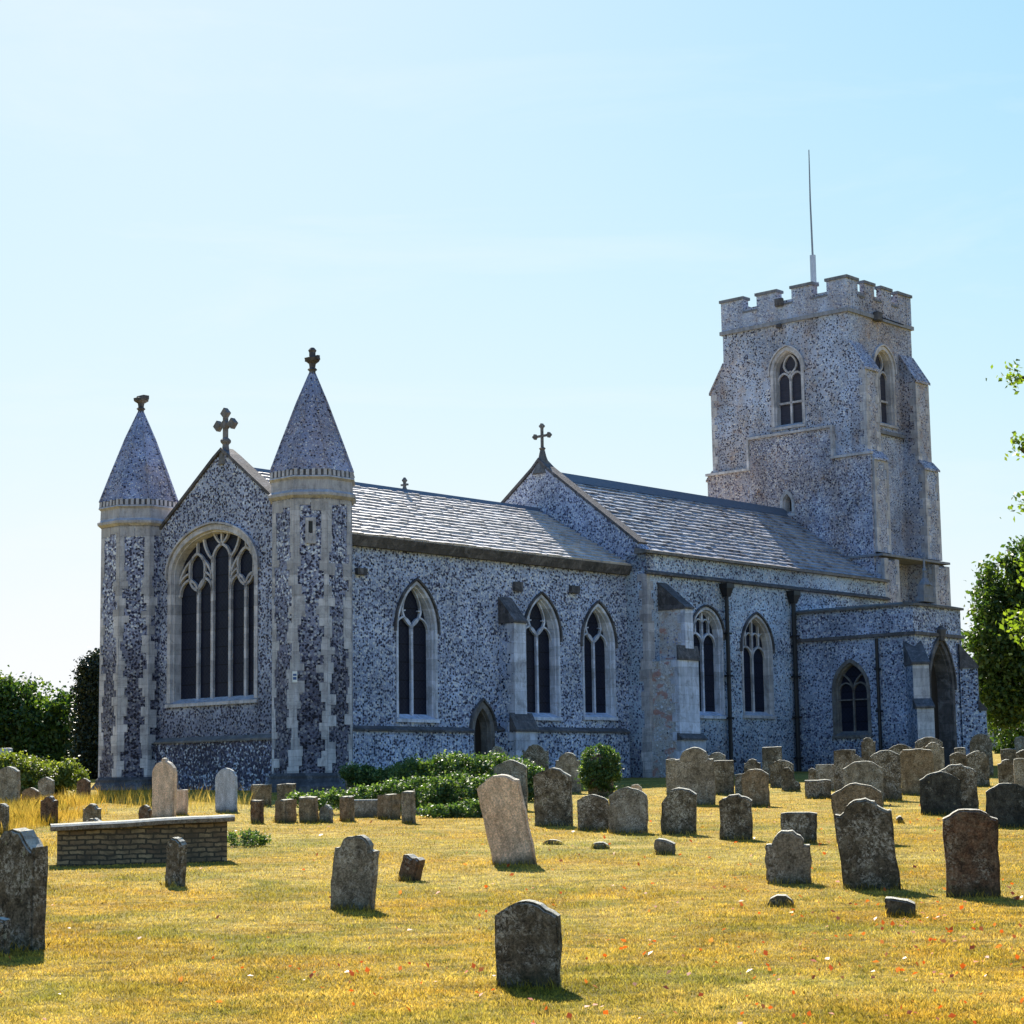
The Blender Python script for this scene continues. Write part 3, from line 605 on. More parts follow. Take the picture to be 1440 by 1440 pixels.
b=MB(); b.ngon(7.9,4.05,[(.12,9.9),(.06,10.05),(.05,10.2),(.10,10.28),(.03,10.38)],6); b.box(7.86,7.94,3.9,4.2,10.1,10.16); b.build('ridge_finial',M['cope'],church)
# --- tower
X0,X1,Y0,Y1=30.,35.,.4,6.7
tw=MB(); PT=PE(X0); PTn=PN(Y0)
TE=arch(2.75,4.15,14.85,17.15,18.05); TN=arch(31.95,33.35,14.85,17.15,18.0); TD=arch(3.35,3.8,11.15,11.55,11.95)
wall(tw,PT,[(Y0,-1),(Y1,-1),(Y1,20.2),(Y0,20.2)],[TE,TD]); wall(tw,PTn,[(X0,-1),(X1,-1),(X1,20.2),(X0,20.2)],[TN])
tw.add([(X1,Y0,-1),(X1,Y1,-1),(X1,Y1,20.2),(X1,Y0,20.2),(X0,Y1,-1),(X0,Y1,20.2),(X0,Y0,19.8),(X1,Y0,19.8),(X1,Y1,19.8),(X0,Y1,19.8)],[(0,1,2,3),(1,4,5,2),(6,7,8,9)])
tower=tw.build('tower',M['tower'],church)
# thickened lower stage
lo=MB(); c1,c2=1.25,5.45
outl=[(Y0-.9,-1),(Y1+.9,-1),(Y1+.9,13.15),(c2,13.15),(c2,14.45),(c1+.05,14.45),(c1+.05,13.15),(Y0-.9,13.15)]
wall(lo,PE(X0-.12),outl,[TD]); 
n=len(outl)
lo.add([PE(X0-.12)(*q,0) for q in outl]+[PE(X0-.12)(*q,.12) for q in outl],[(i,(i+1)%n,n+(i+1)%n,n+i) for i in range(n)])
lo.build('lower_stage_face',M['towerlow'],tower)
st=MB()
ribbon(st,PE(X0),[(Y0-.98,13.2),(c1,13.2),(c1,14.5),(c2,14.5),(c2,13.2),(Y1+.98,13.2)],.10,-.22,0)
st.build('string_course',M['dressed'],tower)
st=MB(); st.box(X0-.2,X1+.1,Y0-1.34,Y1+1.3,8.98,9.07); st.box(X0-.1,X1+.1,Y0-.1,Y1+.1,19.2,19.36); st.box(31.2,34.0,Y0-.14,Y0+.1,14.35,14.5); st.build('string_course',M['weather'],tower)
def tbuttress(xa,xb,sgn):
    b=MB(); s_=sgn; yb=Y0 if s_<0 else Y1
    q=lambda x,d,z:(x,yb+s_*d,z)
    def blk(z0,z1,p,zt,pn,e):
        b.hexa([q(xa-e,-.05,z0),q(xb+e,-.05,z0),q(xb+e,p,z0),q(xa-e,p,z0)],[q(xa-e,-.05,z1),q(xb+e,-.05,z1),q(xb+e,p,z1),q(xa-e,p,z1)])
        b.hexa([q(xa-e,-.05,z1),q(xb+e,-.05,z1),q(xb+e,p,z1),q(xa-e,p,z1)],[q(xa-e,-.05,zt),q(xb+e,-.05,zt),q(xb+e,pn,zt),q(xa-e,pn,zt)])
    blk(13.3,16.75,.72,17.9,.02,.0); blk(9.17,12.95,1.0,13.3,.72,.03); blk(-1,8.8,1.3,8.98,1.02,.06)
    o=b.build('buttress',M['tower'],tower)
    c=MB(); c.hexa([q(xa-.06,.02,17.9),q(xb+.06,.02,17.9),q(xb+.06,.80,16.68),q(xa-.06,.80,16.68)],[q(xa-.06,.02,18.0),q(xb+.06,.02,18.0),q(xb+.06,.80,16.78),q(xa-.06,.80,16.78)])
    c.hexa([q(xa-.09,.73,13.3),q(xb+.09,.73,13.3),q(xb+.09,1.07,12.92),q(xa-.09,1.07,12.92)],[q(xa-.09,.73,13.38),q(xb+.09,.73,13.38),q(xb+.09,1.07,13.0),q(xa-.09,1.07,13.0)])
    c.build('weathering',M['towerlow'],o)
    f_=MB()
    for z0,z1,p,e in ((13.3,16.68,.72,0),(9.17,12.9,1.0,.03),(0,8.9,1.3,.06)):
        z=z0;i=0
        while z<z1-.1:
            h=min(random.uniform(.28,.42),z1-z); l=.14 if i%2 else .3
            for x,sx in ((xa-e,-1),(xb+e,1)):
                x_0,x_1=sorted((x-sx*l,x+sx*.012)); y_=sorted((q(0,p-.1,0)[1],q(0,p+.012,0)[1])); f_.box(x_0,x_1,y_[0],y_[1],z,z+h-.01)
                l2=.44-l; x_0,x_1=sorted((x-sx*.06,x+sx*.013)); y_=sorted((q(0,p-l2,0)[1],q(0,p-.101,0)[1])); f_.box(x_0,x_1,y_[0],y_[1],z,z+h-.01)
            z+=h;i+=1
    f_.build('quoins',M['dressed'],o)
tbuttress(30.02,31.,-1); tbuttress(33.95,35.,-1); tbuttress(30.02,31.,1); tbuttress(33.95,35.,1)
# battlements
pa=MB(); cp=MB(); th=.4
def para(P,segs,u0,u1,swap=1):
    for a,b in segs:
        pass
def wallseg(axis,fixed,inn,u0,u1,z0,z1,mb,ov=0):
    f0,f1=sorted((fixed,fixed+inn)); 
    if axis=='E': mb.box(f0-ov,f1+ov,u0-ov,u1+ov,z0,z1)
    else: mb.box(u0-ov,u1+ov,f0-ov,f1+ov,z0,z1)
merE=[(.4,1.34),(2.05,3.08),(3.84,4.86),(5.57,6.7)]; merN=[(30.,30.82),(31.32,32.1),(32.62,33.45),(33.95,35.)]
for ax,fx,inn,mer,a,b in (('E',X0-.03,th,merE,Y0-.03,Y1+.03),('E',X1+.03,-th,merE,Y0-.03,Y1+.03),('N',Y0-.03,.22,merN,X0+th,X1-th),('N',Y1+.03,-.22,merN,X0+th,X1-th)):
    wallseg(ax,fx,inn,a,b,19.3,20.0,pa)
    gaps=[(mer[i][1],mer[i+1][0]) for i in range(3)]
    for u0,u1 in gaps: wallseg(ax,fx,inn,u0,u1,20.001,20.08,cp,.03)
    for u0,u1 in mer:
        u0_,u1_=max(u0,a),min(u1,b)
        if u0==mer[0][0]: u0_=a
        if u1==mer[-1][1]: u1_=b
        wallseg(ax,fx,inn,u0_,u1_,20.0,20.62,pa); wallseg(ax,fx,inn,u0_,u1_,20.62,20.74,cp,.06 if ax=='E' else .055)
pp=pa.build('parapet',M['tower'],tower); cp.build('parapet_coping',M['weather'],tower)
mb=MB(); mb.box(X0-.22,X0-.03,3.45,3.85,19.95,20.3); mb.box(X0-.25,X0-.1,3.55,3.8,19.0,19.2); mb.box(31.9,32.3,Y0-.3,Y0-.03,19.1,19.5); mb.build('gargoyle',M['darkstone'],tower,bevel=.04)
mb=MB(); mb.tube([(32.1,Y0-.2,19.3),(32.9,Y0-.9,18.95)],.03); mb.build('water_spout',M['iron'],tower)
# belfry windows
def belfry(P,o,u0,u1):
    m_=(u0+u1)/2; bars=[([(m_,14.85),(m_,17.2)],.11),([(u0,15.85),(u1,15.85)],.10)]
    for a,b in ((u0+.06,m_),(m_,u1-.06)): bars+=[(k,.09) for k in light_head(a,b,16.75,.38)]
    bars+=[(arc((m_,17.1),(m_-.32,17.45),.15),.09),(arc((m_,17.1),(m_+.32,17.45),-.15),.09),(arc((m_-.32,17.45),(m_,17.9),.12),.08),(arc((m_+.32,17.45),(m_,17.9),-.12),.08)]
    w_=window('belfry_window',P,o,.34,.14,glass='louvre',bars=bars,hoodmat='dressed')
    return w_
for P,o,u0,u1 in ((PT,TE,2.75,4.15),(PTn,TN,31.95,33.35)): belfry(P,o,u0,u1)
window('tower_doorway',PE(X0-.12),TD,.4,.14,glass='wood',hood=False,sillproj=.02)
# --- porch
PX0,PX1,PY=23.4,26.75,-6.0
pw=MB(); PWo=arch(-3.98,-2.62,1.75,3.35,4.35); PDo=arch(24.4,25.9,.0,3.4,5.0)
wall(pw,PE(PX0),[(PY,-1),(-.9,-1),(-.9,6.25),(PY,6.25)],[PWo]); wall(pw,PN(PY),[(PX0,-1),(PX1,-1),(PX1,6.25),(PX0,6.25)],[PDo])
pw.add([(PX1,PY,-1),(PX1,-.9,-1),(PX1,-.9,6.25),(PX1,PY,6.25),(PX0,PY,5.9),(PX0,-.9,5.9),(PX1,-.9,5.9),(PX1,PY,5.9)],[(0,1,2,3),(4,5,6,7)])
porch=pw.build('porch',M['porch'],church)
c=MB(); c.hexa([(PX0-.1,PY-.1,6.25),(PX1+.1,PY-.1,6.25),(PX1+.1,PY+.35,6.25),(PX0-.1,PY+.35,6.25)],[(PX0-.1,PY-.1,6.33),(PX1+.1,PY-.1,6.33),(PX1+.1,PY+.35,6.43),(PX0-.1,PY+.35,6.43)])
c.hexa([(PX0-.1,PY+.351,6.25),(PX0+.3,PY+.351,6.25),(PX0+.3,-.9,6.25),(PX0-.1,-.9,6.25)],[(PX0-.1,PY+.351,6.33),(PX0+.3,PY+.351,6.43),(PX0+.3,-.9,6.43),(PX0-.1,-.9,6.33)])
c.box(PX1-.3,PX1+.1,PY+.351,-.9,6.25,6.4); c.build('parapet_coping',M['cope'],porch)
c=MB(); c.box(PX0-.1,PX1+.1,PY-.1,PY+.05,5.2,5.32); c.box(PX0-.1,PX0+.05,PY+.051,-.9,5.2,5.32); c.build('string_course',M['darkstone'],porch)
m_=-3.3; bars=[([(m_,1.75),(m_,3.4)],.06),([(-3.98,3.0),(-2.62,3.0)],.05)]+[(q,.06) for a,b in ((-3.9,m_),(m_,-2.7)) for q in (arc((a,3.25),((a+b)/2,3.62),.22),arc(((a+b)/2,3.62),(b,3.25),.22))]+[(arc((m_,3.35),(-3.75,3.95),-.12),.06),(arc((m_,3.35),(-2.85,3.95),.12),.06)]
window('porch_window',PE(PX0),PWo,.25,.13,bars=bars,hood=False,mat='cope',)
pd=window('porch_doorway',PN(PY),PDo,.5,.16,glass='wood',mat='darkstone',splay=.22,sillproj=.0)
b=MB(); b.ngon(25.15,PY-.1,[(.10,5.05),(.16,5.25),(.2,5.45),(.05,5.6)],6); b.build('doorway_finial',M['darkstone'],porch)
def dbut(cx,cy,ang,k=1.):
    b=MB();c=MB();f_=MB(); d=Vector((math.cos(ang),math.sin(ang),0)); t=Vector((-d.y,d.x,0)); o=Vector((cx,cy,0))
    def q(s,p,z): r_=o+d*p*k+t*s; return (r_.x,r_.y,z)
    def bx(m,s,p0,p1,z0,z1,z2=None):
        z2=z1 if z2 is None else z2
        m.hexa([q(-s,p0,z0),q(s,p0,z0),q(s,p1,z0),q(-s,p1,z0)],[q(-s,p0,z1),q(s,p0,z1),q(s,p1,z2),q(-s,p1,z2)])
    bx(b,.29,-.3,1.15,-1,2.55); bx(b,.28,-.3,.75,2.551,4.1)
    bx(c,.33,.7,1.22,2.552,2.95,2.62); bx(c,.33,-.3,.82,4.101,5.0,4.18)
    bx(f_,.30,1.151,1.17,-1,2.54); bx(f_,.29,.751,.77,2.7,4.09)
    ob=b.build('buttress',M['porch'],porch); c.build('weathering',M['darkstone'],ob); f_.build('dressed_face',M['dressed'],ob)
dbut(PX0,PY,R(225)); dbut(PX1,PY,R(315),.62)
b=MB(); b.box(24.1,24.95,PY-.06,PY+.3,6.43,6.62); b.box(24.22,24.83,PY,PY+.26,6.62,7.05); b.ngon(24.52,PY+.12,[(.24,7.05),(.20,7.15),(.09,7.3),(.07,7.5),(.10,7.58),(.05,7.68),(.02,8.1)],6); b.build('pinnacle',M['weather'],porch)
# --- rainwater pipes
def pipe(P,u,zt,zb,hop=True,r=.075,label=None):
    b=MB(); x,y,_=P(u,0,-.16); b.tube([(x,y,zt),(x,y,zb)],r,8)
    for z in np.arange(zb+.6,zt-.3,1.5): b.box(x-r*1.5,x+r*1.5,y-r*1.5,y+r*1.5,z,z+.07)
    p=b.build('drainpipe',M['iron'],church)
    if hop:
        h=MB(); h.hexa([(x-.10,y-.10,zt-.35),(x+.10,y-.10,zt-.35),(x+.10,y+.10,zt-.35),(x-.10,y+.10,zt-.35)],[(x-.2,y-.17,zt-.05),(x+.2,y-.17,zt-.05),(x+.2,y+.14,zt-.05),(x-.2,y+.14,zt-.05)]); h.box(x-.22,x+.22,y-.19,y+.15,zt-.05,zt+.12); h.build('hopper_head',M['iron'],p)
pipe(PNn,18.98,7.0,.2); pipe(PNn,23.2,7.0,.3,r=.085); pipe(PE(PX0),-4.55,5.15,.4,hop=False,r=.065)
# flagpole on the tower
fl=empty('flagpole',tuple(Vector((OX,OY,OZ))+Matrix.Rotation(YAW,3,'Z')@Vector((32.8,3.8,19.8)))); tag(fl,'thin flagpole in a short pale socket on top of the battlemented tower','flagpole')
b=MB(); b.tube([(0,0,0),(0,0,2.95)],.13,10); b.box(.1,.22,-.05,.05,1.6,1.75); b.box(-.2,.1,-.05,.05,1.1,1.2); b.build('pole_socket',plain('pale_grey_steel',(.42,.46,.5),.4,.5),fl)
b=MB(); b.tube([(0,0,2.9),(-.02,0,5.4),(.0,0,7.7)],[.045,.035,.022],8); b.build('mast',M['pole'],fl)
STONES=[
(0.05, 12.87, 0.41, 0.55, 0.1, 'seg', 0, 17, 'dark', 'squat dark headstone speckled with lichen, alone nearest the camera in the front lawn'),
(-0.04, 24.67, 0.55, 1.11, 0.11, 'seg', -10.5, 22, 'tan', 'tall pale tan headstone leaning left in the middle of the lawn'),
(-1.54, 18.68, 0.43, 0.7, 0.11, 'shoulder', 4, 22, 'grey', 'round headed headstone with small square shoulders, tilted right, on the lawn at centre left'),
(-1.23, 22.22, 0.23, 0.3, 0.14, 'block', 17, 35, 'redbrown', 'small tilted reddish brown stump of a stone, pale at its foot'),
(-3.72, 21.89, 0.22, 0.54, 0.12, 'round', 2, 35, 'dark', 'narrow knee high footstone with a sunlit rounded top, in front of the chest tomb'),
(-3.93, 15.68, 0.56, 0.93, 0.16, 'hump', 0, 36, 'dark', 'large dark headstone with an arched top cut off by the left edge of the photo'),
(-3.88, 15.18, 0.15, 0.29, 0.1, 'flat', 0, 20, 'dark', 'low plain stone at the foot of the large headstone at the left edge'),
(0.62, 34.4, 0.66, 0.99, 0.1, 'seg', 0, 18, 'dark', 'wide dark arched headstone just right of the leaning tan one'),
(1.23, 32.74, 0.51, 0.6, 0.1, 'seg', 0, 12, 'dark', 'small arched headstone touching the left side of a larger one in the middle row'),
(1.74, 31.68, 0.61, 0.73, 0.1, 'seg', 0, 12, 'grey', 'lichen spotted arched headstone, the larger right hand one of a touching pair'),
(2.46, 31.04, 0.55, 0.73, 0.11, 'cut', 3, 18, 'dark', 'dark headstone with its left shoulder broken away, left of the grey arched one'),
(1.89, 26.18, 0.26, 0.22, 0.12, 'frag', 0, 20, 'grey', 'stumpy footstone with a rough top standing alone on the mown grass'),
(1.13, 27.64, 0.25, 0.11, 0.1, 'mound', 0, 10, 'grey', 'flat topped stone barely showing above the grass in front of the touching pair'),
(0.51, 28.83, 0.3, 0.09, 0.1, 'mound', 0, 10, 'grey', 'very low sunken stone right beside the leaning tan headstone'),
(-0.12, 41.47, 0.71, 1.04, 0.1, 'seg', 0, 16, 'grey', 'arched headstone rising behind the leaning tan one'),
(0.54, 55.09, 0.72, 1.27, 0.1, 'hump', 0, 12, 'dark', 'dark arched headstone near the chancel wall behind the ivy bank'),
(-0.5, 55.61, 0.54, 1.24, 0.1, 'hump', 0, 12, 'grey', 'grey hump topped headstone half sunk behind the ivy bank near the priest door'),
(1.34, 52.17, 0.66, 1.07, 0.1, 'shoulder', 0, 14, 'grey', 'shouldered headstone at the left side of the ivy clad one'),
(2.96, 50.24, 0.34, 0.28, 0.1, 'round', 0, 10, 'tan', 'tiny round topped stone peeping over the lichen spotted headstone of the touching pair'),
(3.81, 43.09, 0.84, 1.24, 0.12, 'shoulder', 0, 14, 'grey', 'tall broad headstone with a great round head and shoulders before the nave buttress'),
(3.83, 49.84, 0.27, 0.9, 0.1, 'flat', 0, 10, 'grey', 'narrow upright stone showing at the left edge of the great round headed one'),
(5.05, 49.27, 0.51, 0.86, 0.1, 'flat', 0, 12, 'dark', 'flat topped headstone at the right of the great round headed one'),
(5.78, 58.04, 0.5, 0.95, 0.1, 'seg', 0, 10, 'grey', 'small arched top showing behind the flat topped stone under the first drainpipe'),
(6.73, 57.52, 0.48, 0.75, 0.1, 'hump', 0, 10, 'dark', 'low dark lumpy stone close to the nave wall between two drainpipes'),
(7.54, 59.44, 0.58, 1.07, 0.1, 'flat', 0, 12, 'dark', 'tall flat topped headstone near the second drainpipe of the nave'),
(7.15, 54.39, 0.65, 0.77, 0.1, 'seg', 0, 12, 'dark', 'arched headstone in front of the tall flat topped one by the second drainpipe'),
(5.4, 49.11, 0.19, 0.52, 0.1, 'flat', 0, 12, 'dark', 'narrow small stone against the left of the brown arched headstone'),
(4.94, 41.82, 0.56, 0.79, 0.1, 'seg', 0, 14, 'brown', 'brown arched headstone with a long shadow on the grass, mid distance'),
(3.17, 29.42, 0.47, 0.67, 0.11, 'seg', 1, 14, 'dark', 'dark low arched headstone with pale lichen flecks, between the broken shouldered one and the block'),
(6.95, 51.25, 0.48, 0.62, 0.12, 'wedge', 0, 12, 'dark', 'broken headstone with its right half sloping down to the grass'),
(6.83, 45.87, 0.59, 0.44, 0.12, 'flat', 0, 10, 'dark', 'low square stone slab standing in front of a taller square one'),
(7.85, 51.42, 0.46, 0.69, 0.1, 'flat', 0, 12, 'grey', 'square topped headstone directly behind the low square slab'),
(8.09, 55.29, 0.2, 0.51, 0.1, 'seg', 0, 12, 'dark', 'little arched stone tucked left of a square topped headstone'),
(3.92, 28.29, 0.5, 0.45, 0.12, 'flat', 1, 16, 'dark', 'low rectangular block headstone behind the shouldered grey one'),
(2.8, 21.03, 0.47, 0.56, 0.11, 'shoulder', 0, 10, 'grey', 'grey headstone with round head and small shoulders, alone left of the two large ones'),
(2.37, 18.39, 0.25, 0.12, 0.14, 'mound', 0, 10, 'dark', 'dark low half buried stone in the grass below the shouldered grey headstone'),
(3.5, 20.15, 0.56, 0.91, 0.13, 'hump', -4.5, 12, 'dark', 'big dark headstone with a curved head, leaning left, with a mossy speckled face'),
(4.76, 28.07, 0.7, 0.84, 0.11, 'seg', -4, 10, 'brown', 'brown arched headstone leaning left, close behind the big leaning one'),
(7.16, 41.74, 0.81, 0.92, 0.1, 'seg', 0, 10, 'grey', 'grey arched headstone, third back in the file behind the big leaning one'),
(8.47, 51.11, 0.68, 0.94, 0.1, 'seg', 0, 10, 'dark', 'arched headstone, last of the file behind the big leaning one'),
(7.97, 49.0, 0.53, 1.08, 0.1, 'flat', 0, 10, 'dark', 'tall flat topped headstone at the left edge of the crowded group by the porch'),
(10.8, 61.85, 0.43, 1.29, 0.1, 'shoulder', 0, 8, 'dark', 'slim round headed stone with tiny shoulders before the porch drainpipe'),
(8.03, 43.93, 0.63, 1.11, 0.1, 'seg', 0, 10, 'dark', 'tall arched headstone left of the square topped lichened one near the porch'),
(8.19, 43.87, 0.31, 0.4, 0.14, 'wedge', 0, 10, 'dark', 'dark stub with a sloping broken top at the foot of the tall arched stone'),
(11.1, 58.19, 0.69, 1.11, 0.1, 'seg', 0, 8, 'dark', 'dark arched headstone directly below the porch buttress'),
(12.45, 60.82, 0.83, 1.29, 0.1, 'seg', 0, 8, 'dark', 'broad dark arched stone standing just before the porch doorway'),
(9.37, 47.25, 0.76, 1.09, 0.11, 'softflat', 0, 10, 'brown', 'brownish headstone with nearly square rounded top, lichened, before the porch'),
(11.36, 54.95, 0.56, 1.17, 0.1, 'hump', 0, 8, 'grey', 'paler arched headstone behind the right shoulder of the squarish brown one'),
(8.27, 37.98, 0.75, 0.89, 0.1, 'seg', 0, 10, 'dark', 'wide arched headstone behind and right of the blackened broad one'),
(7.66, 36.58, 0.74, 0.79, 0.11, 'seg', 0, 8, 'black', 'broad blackened headstone streaked with dark algae, low arched top'),
(4.26, 19.07, 0.5, 0.84, 0.13, 'seg', 0, 9, 'redbrown', 'large brown and black arched headstone with a lichen patch, front right of the photo'),
(7.7, 31.71, 0.7, 0.72, 0.12, 'seg', 0, 9, 'black', 'wide black headstone cut off by the right edge behind the large brown one'),
(3.23, 17.28, 0.25, 0.17, 0.16, 'frag', 2, 14, 'dark', 'dark broken stump in the grass below the big leaning headstone'),
(14.58, 63.28, 0.69, 1.35, 0.1, 'round', 0, 8, 'dark', 'semicircular headed stone right of the porch, under the trees'),
(12.13, 53.1, 0.58, 0.94, 0.1, 'seg', 0, 8, 'dark', 'arched headstone in front of the semicircular headed one'),
(11.68, 53.35, 0.43, 0.91, 0.1, 'seg', 0, 8, 'dark', 'small arched headstone just right of the porch corner'),
(13.27, 60.32, 0.33, 0.96, 0.1, 'flat', 0, 8, 'dark', 'little flat stone showing above the small arched one by the porch corner'),
(12.23, 50.43, 0.42, 0.75, 0.1, 'hump', 0, 8, 'dark', 'peaked low headstone near the right edge, left of a taller grey one'),
(12.09, 48.13, 0.47, 0.82, 0.1, 'flat', 0, 8, 'grey', 'grey square shouldered headstone at the right edge in front of the trees'),
(16.12, 64.3, 0.47, 1.23, 0.1, 'softflat', 0, 8, 'grey', 'farthest headstone at the right edge, beneath the tree'),
(14.2, 56.37, 0.47, 0.92, 0.1, 'seg', 0, 8, 'dark', 'arched headstone at the right edge between the farthest one and the grey square one'),
(14.52, 59.54, 0.45, 0.91, 0.1, 'flat', 0, 8, 'dark', 'low plain headstone in the shade of the tree trunk at right'),
(6.35, 33.62, 0.13, 0.14, 0.12, 'mound', 0, 8, 'dark', 'tiny dark stone stub in the grass right of the big leaning headstone'),
(-8.85, 34.76, 0.27, 0.52, 0.1, 'seg', 0, 20, 'dark', 'small dark stone on the left edge just above the large cut off headstone'),
(-11.96, 47.62, 0.6, 0.98, 0.12, 'seg', 0, 20, 'grey', 'grey weathered headstone in dry grass at the left edge'),
(-14.09, 55.72, 0.45, 1.38, 0.1, 'flat', 0, 20, 'blue', 'bluish grey flat topped stone farthest back at the left edge'),
(-11.7, 50.33, 0.44, 0.66, 0.1, 'seg', 0, 20, 'grey', 'arched grey headstone under the yellow green ivy shrub at left'),
(-11.63, 48.39, 0.44, 0.46, 0.1, 'seg', 0, 20, 'brown', 'low mossy headstone buried in dry grass at left'),
(-8.84, 38.22, 0.35, 0.54, 0.12, 'hump', 0, 25, 'redbrown', 'reddish headstone with a curved top in tall dry grass at left'),
(-11.05, 51.59, 0.37, 0.6, 0.1, 'seg', 0, 20, 'redbrown', 'reddish stone by the foot of the left turret, beside the ivy shrub'),
(-7.84, 37.33, 0.35, 0.41, 0.12, 'hump', 0, 22, 'brown', 'brown hump topped stone in the grass behind the chest tomb, left of two'),
(-7.28, 34.79, 0.32, 0.25, 0.12, 'seg', 0, 20, 'dark', 'low stone immediately behind the left end of the chest tomb'),
(-6.85, 37.3, 0.24, 0.37, 0.1, 'round', 0, 20, 'redbrown', 'small round topped reddish stone behind the middle of the chest tomb'),
(-6.94, 39.74, 0.49, 1.21, 0.14, 'ogee', 0, 20, 'tan', 'tall pointed headstone with a white capped head in front of the east window wall'),
(-6.92, 41.77, 0.26, 0.53, 0.1, 'flat', 0, 20, 'tan', 'small flat topped tan stone at the right of the tall pointed one'),
(-6.16, 42.96, 0.48, 0.94, 0.1, 'round', -1, 15, 'blue', 'pale blue grey rounded headstone among tall grass stalks near the east wall'),
(-5.83, 46.09, 0.5, 0.52, 0.12, 'flat', 0, 25, 'brown', 'flat topped stone, left one of two at the foot of the right turret'),
(-5.33, 46.78, 0.46, 0.5, 0.12, 'flat', 0, 25, 'brown', 'flat topped stone, right one of two at the foot of the right turret'),
(-4.79, 37.21, 0.24, 0.44, 0.12, 'flat', 0, 30, 'redbrown', 'rust coloured small stone at the left end of the row of low stones'),
(-4.36, 37.36, 0.3, 0.45, 0.3, 'flat', 0, 38, 'brown', 'thick square stone, second from the left in the row of low stones'),
(-3.84, 37.19, 0.36, 0.49, 0.14, 'flat', 0, 28, 'brown', 'wide square stone, third from the left in the row of low stones'),
(-3.51, 37.08, 0.25, 0.34, 0.12, 'round', 0, 25, 'grey', 'small round headed grey stone between two square ones in the low row'),
(-3.18, 37.56, 0.25, 0.48, 0.16, 'flat', 0, 28, 'brown', 'upright square stone in the low row just left of the pale kerb slab'),
(-2.5, 38.24, 0.35, 0.5, 0.3, 'flat', 0, 35, 'brown', 'dark square stone with ivy creeping on its top at the centre of the low row'),
(-1.96, 36.29, 0.23, 0.59, 0.14, 'flat', 0, 28, 'grey', 'tallest narrow stone at the right end of the low row, casting a pointed shadow'),
(-4.16, 52.4, 0.58, 0.78, 0.1, 'flat', 0, 22, 'brown', 'square headstone almost hidden in ivy right of the turret foot'),
]
# ---------------- gravestones ----------------
def profile(sh,w,h,rg):
    a=w/2; P=[]
    def arcp(x0,z0,x1,z1,rise,n=10):
        return [(x0+(x1-x0)*i/n, z0+(z1-z0)*i/n+rise*math.sin(math.pi*i/n)) for i in range(n+1)]
    if sh=='seg': r=min(.2*w,.3*h); P=arcp(a,h-r,-a,h-r,r)
    elif sh=='round': r=min(a,h*.6); P=[(a*math.cos(math.pi*i/12),h-r+r*math.sin(math.pi*i/12)) for i in range(13)]
    elif sh=='shoulder':
        r=min(.30*w,h*.3); b=a*.72; zs=h-r-.03*w
        P=[(a,zs),(a*.98,zs+.02*w),(b*1.08,zs+.03*w)]+[(b*math.cos(math.pi*i/10),h-r+r*math.sin(math.pi*i/10)) for i in range(11)]+[(-b*1.08,zs+.03*w),(-a*.98,zs+.02*w),(-a,zs)]
    elif sh=='hump':
        r=min(.26*w,h*.3); b=a*.66; zs=h-r
        P=[(a,zs),(a*.97,zs+.015*w),(a*.84,zs+.0*w),(b,zs+r*.22)]+[(b*.9*math.cos(math.pi*(.12+.76*i/8)),h-r*.75+r*.75*math.sin(math.pi*(.12+.76*i/8))) for i in range(9)]+[(-b,zs+r*.22),(-a*.84,zs),(-a*.97,zs+.015*w),(-a,zs)]
    elif sh=='ogee': P=[(a,h*.78),(a*.93,h*.84),(a*.62,h*.92),(a*.25,h*.95),(a*.12,h),(-a*.12,h),(-a*.25,h*.95),(-a*.62,h*.92),(-a*.93,h*.84),(-a,h*.78)]
    elif sh=='cut': P=[(a,h*.88),(a*.55,h*.97)]+arcp(a*.4,h*.98,-a*.45,h*.96,.02,4)+[(-a*.98,h*.66)]
    elif sh=='wedge': P=[(a,h*.30),(a*.5,h*.48),(a*.15,h*.85),(-a*.2,h),(-a*.7,h*.97),(-a,h*.8)]
    elif sh=='frag': P=[(a,h*.72),(a*.85,h*.80),(a*.5,h*.88),(0,h*.97),(-a*.6,h),(-a*.95,h*.96),(-a,h*.85)]
    elif sh=='mound': P=[(a,h*.2),(a*.8,h*.6),(a*.3,h*.95),(-a*.3,h),(-a*.8,h*.75),(-a,h*.3)]
    elif sh=='softflat': P=[(a,h*.9),(a*.9,h*.96)]+arcp(a*.8,h*.975,-a*.8,h*.975,h*.025,5)+[(-a*.9,h*.96),(-a,h*.9)]
    elif sh=='block': P=[(a,h*.98),(a*.5,h),(0,h*.97),(-a*.5,h*1.0),(-a,h*.96)]
    else: P=[(a,h*.985),(a*.6,h*.995),(0,h),(-a*.6,h*.99),(-a,h*.98)]
    sides_r=[(a,-.2)]+[(a,z) for z in np.linspace(0,P[0][1],6)[:-1]]; sides_l=[(-a,z) for z in np.linspace(0,P[-1][1],6)[:-1]][::-1]+[(-a,-.2)]
    P=sides_r+P+sides_l
    j=.006+.008*w
    return [(x+rg.uniform(-j,j),z+(rg.uniform(-j,j) if z>0 else 0)) for x,z in P]
